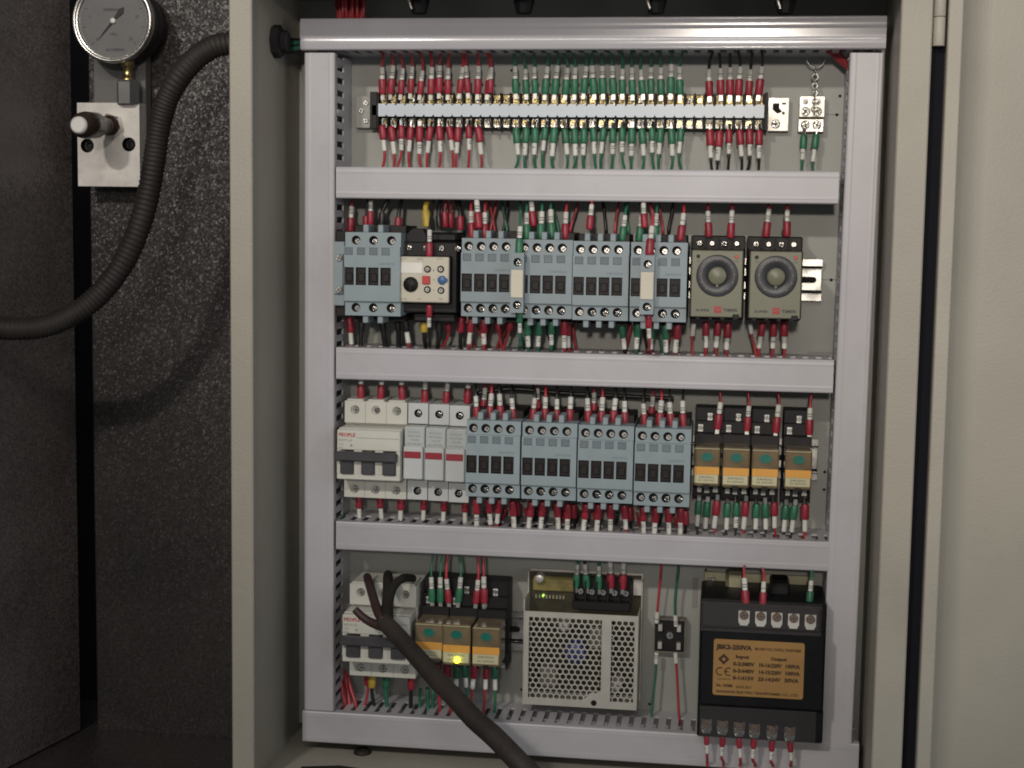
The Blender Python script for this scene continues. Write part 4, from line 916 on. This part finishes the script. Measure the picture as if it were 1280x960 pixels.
# upper contactor row, above
U = 'above the upper contactor row'
wire(U, 437, 290, 1, 'red', 'red', 'd2', px2=441, yt=-.03); wire(U, 457, 288, 1, 'red', 'black', 'd2', px2=459, yt=-.034, marker=False); wire(U, 463, 281, 1, 'red', 'red', 'd2', px2=463, yt=-.04)
wire(U, 476, 284, 1, 'black', 'black', 'd2', px2=490, yt=-.036, marker=False, r=1.9); wire(U, 497, 289, 1, 'red', 'black', 'd2', px2=504, yt=-.044, marker=False, r=1.9)
wire(U, 533, 284, 1, 'yellow', 'yellow', 'd2', px2=535, yt=-.05, marker=False, r=2.2); wire(U, 549, 285, 1, 'black', 'black', 'd2', px2=552, yt=-.04, marker=False, r=1.8)
wire(U, 557, 285, 1, 'red', 'red', 'd2', px2=558, yt=-.036, marker=False); wire(U, 575, 287, 1, 'red', 'black', 'd2', px2=569, yt=-.05, marker=False, r=1.9); wire(U, 563, 284, 1, 'red', 'red', 'd2', px2=564, yt=-.03, marker=False)
wire(U, 590, 297, 1, 'red', 'red', 'd2', px2=594, yt=-.055); wire(U, 598, 285, 1, 'red', 'red', 'd2', px2=598, yt=-.060); wire(U, 605, 297, 1, 'red', 'red', 'd2', px2=608, yt=-.055)
wire(U, 658, 298, 1, 'green', 'green', 'd2', px2=660, yt=-.055); wire(U, 667, 284, 1, 'red', 'red', 'd2', px2=667, yt=-.05); wire(U, 675, 298, 1, 'green', 'green', 'd2', px2=676, yt=-.055)
wire(U, 690, 298, 1, 'green', 'green', 'd2', px2=695, yt=-.055); wire(U, 706, 299, 1, 'red', 'red', 'd2', px2=712, yt=-.055)
wire(U, 736.5, 287, 1, 'red', 'red', 'd2', px2=737, yt=-.062); wire(U, 778, 301, 1, 'green', 'green', 'd2', px2=786, yt=-.055); wire(U, 799, 301, 1, 'green', 'green', 'd2', px2=800, yt=-.055)
wire(U, 806.5, 286, 1, 'red', 'red', 'd2', px2=807, yt=-.06); wire(U, 818, 301, 1, 'green', 'green', 'd2', px2=822, yt=-.055); wire(U, 850, 302, 1, 'red', 'red', 'd2', px2=853, yt=-.055)
wire('on top of the auxiliary blocks', 648, 317, 1, 'green', 'green', 'd2', px2=650, yt=-.092, y2=-.034); wire('on top of the auxiliary blocks', 811, 320, 1, 'red', 'red', 'd2', px2=812, yt=-.092, y2=-.034)
wire('on top of the overload relay', 536.5, 321, 1, 'red', 'black', 'd2', px2=541, yt=-.078, y2=-.045, s=.9)
T_ = 'tangled behind the upper contactors'
for (px, c, p2) in ((581, 'black', 574), (613, 'red', 622), (618, 'red', 611), (628, 'black', 634), (634, 'green', 628), (699, 'green', 690), (713, 'red', 722), (757, 'black', 752), (768, 'red', 775), (786, 'green', 781), (829, 'red', 823), (836, 'black', 841)):
    wire(T_, px, 296, 1, c, c, 'd2', px2=p2, yt=-.024, sleeve=False, marker=False, y2=-.02, r=1.3)
T2 = 'tangled under the upper contactors'
for (px, c, p2) in ((584, 'red', 594), (597, 'red', 609), (612, 'red', 606), (634, 'red', 620), (646, 'green', 655), (667, 'green', 663), (682, 'black', 690), (697, 'green', 689), (716, 'red', 722), (788, 'red', 781), (804, 'black', 810), (823, 'green', 829), (840, 'red', 834)):
    wire(T2, px, 402, -1, c, c, 'd3', px2=p2, yt=-.024, sleeve=False, marker=False, y2=-.02, r=1.3)
T3 = 'tangled under the lower contactors'
for (px, c, p2) in ((603, 'black', 610), (632, 'red', 626), (656, 'red', 663), (672, 'black', 668), (702, 'red', 709), (726, 'black', 720), (741, 'red', 747), (772, 'black', 768), (796, 'red', 800), (827, 'black', 823), (842, 'red', 846)):
    wire(T3, px, 632 + (px - 600) * .04, -1, c, c, 'd4', px2=p2, yt=-.024, sleeve=False, marker=False, y2=-.02, r=1.3)
for px in (885, 913, 956.5, 984): wire('above the timers', px + J(.7), 297, 1, 'red', 'red', 'd2', px2=px + 1, yt=-.044)
# upper contactor row, below
B_ = 'below the upper contactor row'
wire(B_, 437, 397, -1, 'red', 'red', 'd3', px2=435, yt=-.03); wire(B_, 452, 397, -1, 'black', 'black', 'd3', px2=452, yt=-.036, marker=False, r=2.1); wire(B_, 477, 397, -1, 'black', 'black', 'd3', px2=482, yt=-.04, marker=False, r=2.1)
wire(B_, 496, 395, -1, 'black', 'black', 'd3', px2=499, yt=-.04, marker=False, r=2.1); wire(B_, 506, 396, -1, 'black', 'red', 'd3', px2=518, yt=-.05)
wire(B_, 531, 397, -1, 'yellow', 'black', 'd3', px2=532, yt=-.05, marker=False, r=2.0); wire(B_, 548, 398, -1, 'black', 'black', 'd3', px2=546, yt=-.045, marker=False, r=2.2); wire(B_, 560, 397, -1, 'red', 'red', 'd3', px2=553, yt=-.04, marker=False)
wire(B_, 578, 396, -1, 'red', 'black', 'd3', px2=576, yt=-.045, marker=False, r=1.8); wire(B_, 590, 397, -1, 'red', 'red', 'd3', px2=588, yt=-.055); wire(B_, 604, 397, -1, 'red', 'red', 'd3', px2=600, yt=-.055)
wire(B_, 622, 397, -1, 'red', 'red', 'd3', px2=628, yt=-.04, marker=False); wire(B_, 640, 397, -1, 'red', 'red', 'd3', px2=627, yt=-.045, marker=False)
wire(B_, 659, 401, -1, 'green', 'green', 'd3', px2=658, yt=-.055); wire(B_, 674, 401, -1, 'green', 'green', 'd3', px2=672, yt=-.055); wire(B_, 689, 402, -1, 'green', 'green', 'd3', px2=686, yt=-.055)
wire(B_, 705, 401, -1, 'red', 'red', 'd3', px2=704, yt=-.055); wire(B_, 709, 402, -1, 'red', 'red', 'd3', px2=721, yt=-.045)
wire(B_, 777, 404, -1, 'green', 'black', 'd3', px2=784, yt=-.05); wire(B_, 797, 404, -1, 'green', 'green', 'd3', px2=798, yt=-.055); wire(B_, 814, 405, -1, 'green', 'red', 'd3', px2=813, yt=-.05)
wire(B_, 831, 405, -1, 'green', 'green', 'd3', px2=829, yt=-.055); wire(B_, 847, 404, -1, 'red', 'red', 'd3', px2=851, yt=-.055)
wire('hanging from the auxiliary blocks', 650, 390, -1, 'green', 'green', 'd3', px2=648, yt=-.085, y2=-.034, s=.85); wire('hanging from the auxiliary blocks', 811, 394, -1, 'red', 'red', 'd3', px2=808, yt=-.085, y2=-.034, s=.85)
wire('hanging from the overload relay', 536.5, 380, -1, 'red', 'black', 'd3', px2=538, yt=-.074, y2=-.034, s=.9)
TB = 'below the timers'
for (px, p2) in ((882, 881), (898, 897), (910, 913), (954, 948), (967, 965), (981, 980)): wire(TB, px, 402, -1, 'red', 'red', 'd3', px2=p2, yt=-.04)
for (px, p2) in ((868, 866), (938, 948)): wire(TB, px, 402, -1, 'black', 'red', 'd3', px2=p2, yt=-.034, sleeve=False)
# lower row, above
for (px, p2) in ((451, 456), (475, 473), (502, 501)): wire('above the upper ivory breaker', px, 500, 1, 'red', 'red', 'd3', px2=p2, yt=-.04)
for (px, p2) in ((531.5, 531), (556.5, 555), (584, 584)): wire('above the white fuse holders', px, 505, 1, 'red', 'red', 'd3', px2=p2, yt=-.036)
L_ = 'above the lower contactor row'
for i, px in enumerate((596, 611, 626.5, 643, 665.5, 681, 696.5, 711, 735.5, 751, 766, 781, 807, 823, 838.5, 854)):
    wire(L_, px, 526 + (px - 596) * .041, 1, 'red', 'red' if i % 4 == 1 else 'black', 'd3', px2=px + J(3), yt=-.055)
for px in (604, 672, 743, 814): wire('behind the lower contactors', px, 516 + (px - 596) * .035, 1, 'red', 'red', 'd3', px2=px, yt=-.03)
for px in (647, 717, 787, 857): wire('under the right edge of a lower contactor', px, 626 + (px - 596) * .045, -1, 'red', 'black', 'd4', px2=px + J(3), yt=-.04, marker=False)
R_ = 'above the four relays'
for (px, p2) in ((897, 897), (933, 932), (969, 968), (1011, 1017)): wire(R_, px, 537 + (px - 897) * .06, 1, 'red', 'red', 'd3', px2=p2, yt=-.037, lug=True)
# lower row, below
for (px, p2) in ((448, 446), (475, 477), (502, 499)): wire('below the upper ivory breaker', px, 619, -1, 'red', 'red', 'd4', px2=p2, yt=-.036)
for (px, p2) in ((529.5, 528), (555, 556), (581, 583)): wire('below the white fuse holders', px, 622, -1, 'red', 'red', 'd4', px2=p2, yt=-.034)
L2 = 'below the lower contactor row'
for i, px in enumerate((596, 610, 625, 640, 664, 679, 695.5, 710, 733, 749, 764, 780, 804, 819.5, 834.5, 851)):
    wire(L2, px, 624 + (px - 596) * .045, -1, 'red', 'red' if i % 3 else 'black', 'd4', px2=px + J(3), yt=-.055)
R2 = 'below the four relays'
for px in (873.5, 884.5, 910, 920.5, 946, 956, 983, 994): wire(R2, px, 626 + (px - 873) * .045, -1, 'green', 'black', 'd4', px2=px - 3 + J(2), yt=-.033, lug=True)
for px in (896.5, 932, 968, 1007): wire(R2, px, 624 + (px - 873) * .045, -1, 'red', 'red', 'd4', px2=px + J(2), yt=-.036, lug=True)
# bottom bay
Q = 'above the three relays'
for (px, c, p2) in ((540, 'green', 541), (550.5, 'green', 552), (561, 'red', 559), (572.5, 'green', 572)): wire(Q, px, 753, 1, c, c, 'd4', px2=p2, yt=-.040, lug=True)
for (px, p2) in ((594.5, 597), (605.5, 604)): wire(Q, px, 755, 1, 'red', 'red', 'd4', px2=p2, yt=-.040, lug=True)
for (px, c) in ((720, 'green'), (734, 'green'), (749, 'green'), (763.5, 'red'), (778, 'red')): wire('on the power supply terminals', px, 735, 1, c, 'black' if px in (734,) else c, 'd4', px2=px - 3 if c == 'green' else px, yt=-.022, lug=True)
for (px, py, d, c, p2, dk) in ((820.5, 781, 1, 'red', 825, 'd4'), (846, 783, 1, 'green', 847, 'd4'), (821, 814, -1, 'green', 816, 'bot'), (844, 816, -1, 'red', 851, 'bot')):
    wire('on the small rectifier', px, py, d, c, c, dk, px2=p2, yt=-.016, y2=-.02, sleeve=False)
for (px, p2) in ((932, 930), (953, 948)): wire('on top of the transformer', px, 757, 1, 'red', 'red', 'd4', px2=p2, yt=-.080, y2=-.04)
wire('on top of the transformer', 1012, 757, 1, 'green', 'green', 'd4', px2=1012, yt=-.07, y2=-.04, s=.85)
for i, px in enumerate((883, 903, 924, 943, 965, 987)): wire('under the transformer', px, 918 + i * 1.6, -1, 'red', 'red', None, px2=px + 1, py2=958, yt=-.078, y2=-.064, s=.72)
K = 'below the lower ivory breaker'
wire(K, 460, 838, -1, 'red', 'red', 'bot', px2=455, yt=-.034, marker=False); wire(K, 465, 840, -1, 'yellow', 'black', 'bot', px2=469, yt=-.036, marker=False, r=1.7)
wire(K, 484, 842, -1, 'green', 'green', 'bot', px2=483, yt=-.036, marker=False, r=1.8); wire(K, 514, 845, -1, 'red', 'black', 'bot', px2=513, yt=-.038, marker=False, r=1.8)
N_ = 'below the three relays'
for (px, c, p2) in ((548, 'red', 549), (559, 'red', 563), (571, 'green', 573), (582, 'green', 585), (594, 'red', 590), (607, 'red', 604), (619, 'green', 618)): wire(N_, px, 829 + (px - 548) * .05, -1, c, c, 'bot', px2=p2, yt=-.036)
for i, px in enumerate((526, 533, 541)): wire('rising from the bottom duct behind the cable', px, 858, -1, 'green', 'green', 'bot', px2=px + J(3), yt=-.02, sleeve=False, marker=False, r=1.5)
for i, (px, p2) in enumerate(((424, 432), (428, 438), (432, 436), (436, 446), (426, 430))): wire('at the lower left corner beside the left duct', px, 828 + i * 5, -1, 'red', 'red', 'bot', px2=p2, yt=-.016 - .003 * i, sleeve=False, marker=False, r=1.5)
for i, (px, p2) in enumerate(((430, 425), (438, 426))): wire('at the lower left end of the breaker bay', px, 640 + 4 * i, -1, 'green', 'green', 'd4', px2=p2, yt=-.02, sleeve=False, marker=False, r=1.6)
for (place, sl), lst in WREG.items():
    lst.sort(key=lambda a: a[0]); n = len(lst)
    for i, (_, e) in enumerate(lst):
        bare = not any(c.name.startswith('crimp') for c in e.children)
        what = ('%s wire' % sl if bare and (sl != 'black' or 'tangled' in place) else 'wire with white marker' if bare else '%s-sleeved wire' % sl)
        e['label'] = ('only %s %s' % (what, place)) if n == 1 else '%s %s from left %s' % (ORD[i + 1], what, place)
        e['group'] = 'wires ' + place
# loom across the top of the lower row
def free_tube(name, label, cat, m, pts, r, group=None, parent=None, n=10, sub=6):
    w_ = [P(px, py, y) for px, py, y in pts]; out = []
    for i in range(len(w_) - 1):
        p0 = w_[max(i - 1, 0)]; p1 = w_[i]; p2 = w_[i + 1]; p3 = w_[min(i + 2, len(w_) - 1)]
        for k in range(sub):
            t = k / sub; out.append(.5 * ((2 * p1) + (p2 - p0) * t + (2 * p0 - 5 * p1 + 4 * p2 - p3) * t * t + (3 * p1 - p0 - 3 * p2 + p3) * t ** 3))
    out.append(w_[-1]); o0 = out[0]; b = MB(); rr = r
    if isinstance(r, tuple): rr = [r[0] + (r[1] - r[0]) * i / (len(out) - 1) for i in range(len(out))]
    base = parent.matrix_world.translation if parent else o0
    if parent: base = parent.location
    b.tube([(p - base) * 1000 for p in out], rr, n)
    o = b.build(name, m, parent)
    if not parent: o.location = o0; tag(o, label, cat, group)
    return o, out
free_tube('wire_loom', 'thin black cable lying across above the lower contactors', 'cable', BLACKS, [(592, 492, -.03), (640, 486, -.026), (700, 491, -.024), (760, 494, -.024), (842, 498, -.026)], 1.9)
# red wires feeding the top duct from above, and at its right end
for i in range(15): free_tube('wire', 'loose red wire in the bundle dropping behind the top duct', 'wire', WM['red'], [(419 + i * 2.5 + J(2), -14, -.03), (422 + i * 2.3 + J(2), 5, -.04 - .004 * (i % 3)), (424 + i * 2.1, 30, -.044)], 1.35, 'red wires of the bundle above the top duct', n=8)
for i in range(4): free_tube('wire', 'dark red wire slanting under the top duct at its right end', 'wire', WM['red'], [(1028 + i * 5, 58, -.03), (1042 + i * 4, 70 + i, -.024), (1062 + i * 2, 88 + i * 3, -.02)], 1.6, 'red wires at the right end of the top duct', n=8)

# ================================================================== thick black cable
core0 = thing('power_cable', P(484, 768, -.12), 'thick black cable crossing the lower left, split into cores', 'cable')
free_tube('sheath', 0, 0, CABLE, [(905, 1420, -.27), (820, 1200, -.26), (740, 1060, -.25), (684, 990, -.24), (650, 954, -.232), (619, 922, -.215), (592, 898, -.20), (570, 874, -.185), (548, 852, -.17), (528, 829, -.155), (500, 798, -.135), (484, 781, -.12), (479, 775, -.117)], (8.8, 6.9), parent=core0, n=20)
BROWN = mat('brown_black_core', (.035, .016, .015), .55, var=.3)
free_tube('core', 0, 0, BROWN, [(486, 783, -.121), (474, 768, -.114), (467, 748, -.095), (461, 728, -.07), (459, 721, -.05)], (4.2, 3.5), parent=core0)
free_tube('core', 0, 0, RUBBER, [(484, 784, -.121), (484, 765, -.112), (485, 742, -.09), (485, 722, -.06), (485, 718, -.04)], (5.4, 3.9), parent=core0)
free_tube('core', 0, 0, RUBBER, [(486, 776, -.118), (486, 752, -.1), (492, 733, -.085), (504, 723, -.07), (516, 723, -.05)], (4.2, 3.5), parent=core0)
free_tube('core', 0, 0, BROWN, [(488, 786, -.122), (474, 782, -.118), (462, 777, -.114), (452, 770, -.112), (444, 762, -.11)], (4.2, 3.2), parent=core0)

# ================================================================== roof and floor glands
for i, px in enumerate((524, 655, 820, 982)):
    p = P(px, 2, -.06); t = thing('cable_gland', (p.x, -.06, ZR), ('black roof gland with bright clip nearest the red wire bundle', 'black roof gland second from left above the top duct', 'black roof gland third from left above the top duct', 'black roof gland rightmost above the top duct')[i], 'cable gland', 'black glands along the cabinet roof')
    zl = mm(P(px, 17, -.06).z - ZR)
    b = MB(); b.lathe([(11, 0), (11, -5), (8.5, -5.5), (8.5, zl * .7), (6.0, zl)], (0, 0, 0), 'z', 10, False); b.build('body', BLACK, t)
    b = MB(); b.tube([(-6, -8, -4), (-7.5, -9, zl * .6), (-4, -9.5, zl * .92)], 1.7, 8) if i in (0, 2, 3) else b.box(-4, 4, -9, -8, -6, -2); b.build('clip', SILVER, t)
p = P(453, 938, -.045)
t = thing('floor_gland', (P(453, 938, -.05).x, -.05, ZF), 'small round black grommet in the cabinet floor', 'grommet')
b = MB(); b.lathe([(7.5, 0), (7.5, 2), (6, 4), (4, 4.2), (3.2, 1)], (0, 0, 0), 'z', 20); b.build('rim', RUBBER, t)
g = P(448, 968, -.128); t = thing('floor_cable_bundle', (g.x, -.128, ZF), 'dark cable bundle lying along the bottom edge of the cabinet', 'cable bundle')
for k, (dy, rz_, rr) in enumerate(((0, 7, 7), (-8, 12, 6))):
    b = MB(); b.tube([(-50 + 4 * k, dy, rz_ - 8), (-44, dy, rz_ - 1), (-15, dy + 2, rz_ + 1), (18, dy - 2, rz_), (45, dy + 1, rz_ - 2), (54, dy, rz_ - 9)], rr, 12); b.build('cable', RUBBER, t)
# ================================================================== hose
hp = [(296, 50, -.075), (288, 54, -.078), (268, 58, -.082), (246, 72, -.085), (226, 94, -.086), (209, 124, -.085), (199, 160, -.083), (193, 200, -.082), (185, 245, -.082), (171, 292, -.084), (150, 335, -.088), (122, 370, -.093), (90, 394, -.10), (55, 408, -.108), (15, 411, -.116), (-30, 407, -.128), (-80, 405, -.17)]
wp = [P(*q) for q in hp]; out = []
for i in range(len(wp) - 1):
    p0 = wp[max(i - 1, 0)]; p1 = wp[i]; p2 = wp[i + 1]; p3 = wp[min(i + 2, len(wp) - 1)]
    for k in range(60):
        t_ = k / 60; out.append(.5 * ((2 * p1) + (p2 - p0) * t_ + (2 * p0 - 5 * p1 + 4 * p2 - p3) * t_ * t_ + (3 * p1 - p0 - 3 * p2 + p3) * t_ ** 3))
res = [out[0]]; acc = 0; step = .00078
for a, c in zip(out, out[1:]):
    acc += (c - a).length
    if acc >= step: res.append(c); acc = 0
rad = [9.3 + random.uniform(-.12, .12) + .15 * math.sin(i * .037) + .5 * math.sin(2 * math.pi * i / 4.0 + .4) for i in range(len(res))]
o0 = res[0]; b = MB(); b.tube([(p - o0) * 1000 for p in res], rad, 18)
hose = b.build('corrugated_hose', HOSE); hose.location = o0; tag(hose, 'black corrugated hose curving from the cabinet side to the lower left', 'hose')
nx = WALLX * .001; gp = P(334, 52, -.075)
t = thing('hose_fitting', (nx, gp.y, gp.z), 'black hose nut inside the cabinet wall with green wires emerging', 'fitting')
b = MB(); b.lathe([(13.5, 0), (13.5, 6), (11, 7), (9, 7.5), (9, 12), (7, 12)], (0, 0, 0), 'x', 8, False); b.build('lock_nut', BLACK, t)
for i in range(7): free_tube('wire', 'loose green wire running from the hose fitting into top duct', 'wire', WM['green'] if i % 3 else BLACKS, [(330, 47 + i * 2, -.075), (348, 48 + i * 2.6 + J(1), -.066), (366, 50 + i * 2.4, -.05), (396, 50 + i, -.04)], 1.7, 'green wires leaving the hose fitting', n=8)

# ================================================================== valve block and gauge
YBk = 0.028
x, z, ww, h = dims(97, 174.5, 128.5, 233, YBk)
t = blk = thing('manifold_block', (x, .06, z), 'silver metal block with black knob and two dark holes', 'valve block')
def yy(y): return mm(y - .06)
zk = mm(P(105, 181, YBk).z - z)
b = MB(); Y = yy(YBk); hw = ww / 2
def bl(px, py): p = P(px, py, YBk); return mm(p.x - x), mm(p.z - z)
h1, h2 = bl(109, 182), bl(161, 180.5); zc0, zc1 = h1[1] - 9, h1[1] + 9
b.box(-hw, hw, Y + 8, Y + 17, -h / 2, h / 2, .4)
b.rect(-hw, hw, zc1, h / 2, Y); b.rect(-hw, hw, -h / 2, zc0, Y)
b.holecell(-hw, 0, zc0, zc1, Y, ('c', h1[0], h1[1], 6.4), 7.5, 1); b.holecell(0, hw, zc0, zc1, Y, ('c', h2[0], h2[1], 6.4), 7.5, 1)
b.box(-hw, -hw + .4, Y + .01, Y + 8.2, -h / 2, h / 2); b.box(hw - .4, hw, Y + .01, Y + 8.2, -h / 2, h / 2); b.box(-hw + .4, hw - .4, Y + .01, Y + 8.2, h / 2 - .4, h / 2); b.box(-hw + .4, hw - .4, Y + .01, Y + 8.2, -h / 2, -h / 2 + .4)
b.build('block', [ALU, HOLE], t)
for hh_ in (h1, h2):
    b = MB(); b.lathe([(5.6, 7.3), (5.6, 5.5), (5.0, 5.0), (2.8, 5.0), (2.8, 6.5)], (hh_[0], Y, hh_[1]), 'y', 16); b.build('socket_bolt', BLACK, t)
    b = MB()
# knob: leans out towards the viewer
k0 = Vector((mm(P(141, 157, YBk).x - x), Y, mm(P(141, 157, YBk).z - z))); kt = P(99, 156.5, -.038); k1 = Vector((mm(kt.x - x), yy(-.038), mm(kt.z - z)))
b = MB(); dk_ = (k1 - k0); 
b.tube([k0, k0 + dk_ * .12, k0 + dk_ * .13, k0 + dk_ * .3, k0 + dk_ * .31, k0 + dk_ * .5, k0 + dk_ * .53, k0 + dk_ * .8, k0 + dk_ * .92, k0 + dk_], [9, 9, 6.6, 6.6, 7.8, 7.8, 11.4, 12.0, 11.0, 8.4], 24); kn = b.build('knob', mat('brown_black_knob', (.035, .02, .016), .28, var=.3), t)
b = MB(); b.tube([k0 + dk_ * .99, k0 + dk_ * 1.03, k0 + dk_ * 1.05], [7.6, 7.4, 5.8], 20); b.build('knob_cap', mat('bright_cap', (.85, .82, .78), .4, .1, var=.05), kn)
b = MB(); b.tube([k0 + dk_ * .0, k0 + dk_ * .1], [11, 11], 6); b.build('lock_nut', SILVER, t)
b = MB(); q0 = P(117, 100, .045); q1 = P(182, 100, .045); b.box(mm(q0.x - x), mm(q1.x - x), yy(.045), yy(.058), h / 2 - 70, mm(P(150, 60, .045).z - z), .5); b.build('mounting_strip', mat('grey_bracket', (.14, .14, .14), .5, bump=.3, bscale=500), t)
# gauge
YG = .012; gc = P(141.5, 26, YG); R_g = mm((P(191.5, 26, YG) - P(91.5, 26, YG)).length) / 2
t = thing('pressure_gauge', (gc.x, gc.y, gc.z), 'round pressure gauge with shiny bezel above the silver block', 'pressure gauge')
R = R_g
b = MB(); b.lathe([(R * .92, 26), (R * .96, 2), (R * .96, 30), (.01, 30)], (0, 0, 0), 'y', 40); b.build('case', BLACK, t)
b = MB(); b.lathe([(R * .95, 6), (R, 3), (R, -2), (R * .985, -3.6), (R * .945, -4.2), (R * .91, -3.4), (R * .90, -2.0), (R * .885, -2.4), (R * .87, -1.4), (R * .865, 2)], (0, 0, 0), 'y', 64); b.build('bezel', SILVER, t)
b = MB(); b.cyl(0, 0, R * .868, 1.6, .8, 48); b.build('dial_face', GAUGEF, t)
b = MB()
for k in range(41):
    a = math.radians(225 - 270 * k / 40); r0, r1 = R * (.70 if k % 5 == 0 else .75), R * .80; wdt = .35 if k % 5 == 0 else .2
    u = Vector((math.cos(a), 0, math.sin(a))); n_ = Vector((-u.z, 0, u.x)) * wdt
    b.add([u * r0 + n_ + Vector((0, .6, 0)), u * r1 + n_ + Vector((0, .6, 0)), u * r1 - n_ + Vector((0, .6, 0)), u * r0 - n_ + Vector((0, .6, 0))], [(0, 1, 2, 3)])
b.build('scale_ticks', INK, t)
for k, s in enumerate(('0', '5', '10', '15', '20', '25')):
    a = math.radians(225 - 54 * k); text(s, 'lettering', INK, t, R * .60 * math.cos(a), R * .60 * math.sin(a), .55, 4.2)
text('MPa', 'lettering', INK, t, 0, -R * .32, .55, 4.0); text('HYDRAULIC', 'lettering', INK, t, -1, R * .26, .55, 3.2, 16, bold=.1); text('GLYCERINE', 'lettering', INK, t, 1, -R * .68, .55, 3.0, 17, bold=.08)
a = math.radians(229); u = Vector((math.cos(a), 0, math.sin(a))); n_ = Vector((-u.z, 0, u.x))
b = MB(); pts = [u * R * .62, u * 4 + n_ * .9, -u * 3 + n_ * 1.0, -u * R * .30 + n_ * 2.6, -u * R * .42 - n_ * .2, -u * R * .30 - n_ * 2.6, -u * 3 - n_ * 1.0, u * 4 - n_ * .9]
b.prism([(p.x, p.z) for p in pts], -.2, -.6); b.build('needle', mat('needle_black', (.02, .012, .012), .5), t)
b = MB(); b.lathe([(2.4, .6), (2.4, -1.4), (1.8, -1.9), (.01, -2)], (0, 0, 0), 'y', 16); b.build('hub', mat('white_hub', (.8, .78, .74), .35), t)
gl = P(150, 74, .0); gx = mm(gl.x - gc.x)
b = MB(); zb1 = mm(P(150, 98, .01).z - gc.z); b.lathe([(6, -R * .9), (6, -R - 1), (4.0, -R - 2), (4.0, zb1 + 3), (5.5, zb1 + 2), (5.5, zb1)], (gx * .6, 16, 0), 'z', 16); b.build('brass_stem', BRASS, t)
b = MB(); zb2 = mm(P(150, 128, .01).z - gc.z); b.lathe([(8.5, zb1 + .2), (10.5, zb1 - 2), (10.5, zb2)], (gx * .6, 16, 0), 'z', 6, False); b.build('hex_fitting', mat('dark_zinc', (.20, .20, .20), .45, .6, var=.15), t)
for o in bpy.data.objects:
    if '_z' in o: del o['_z']
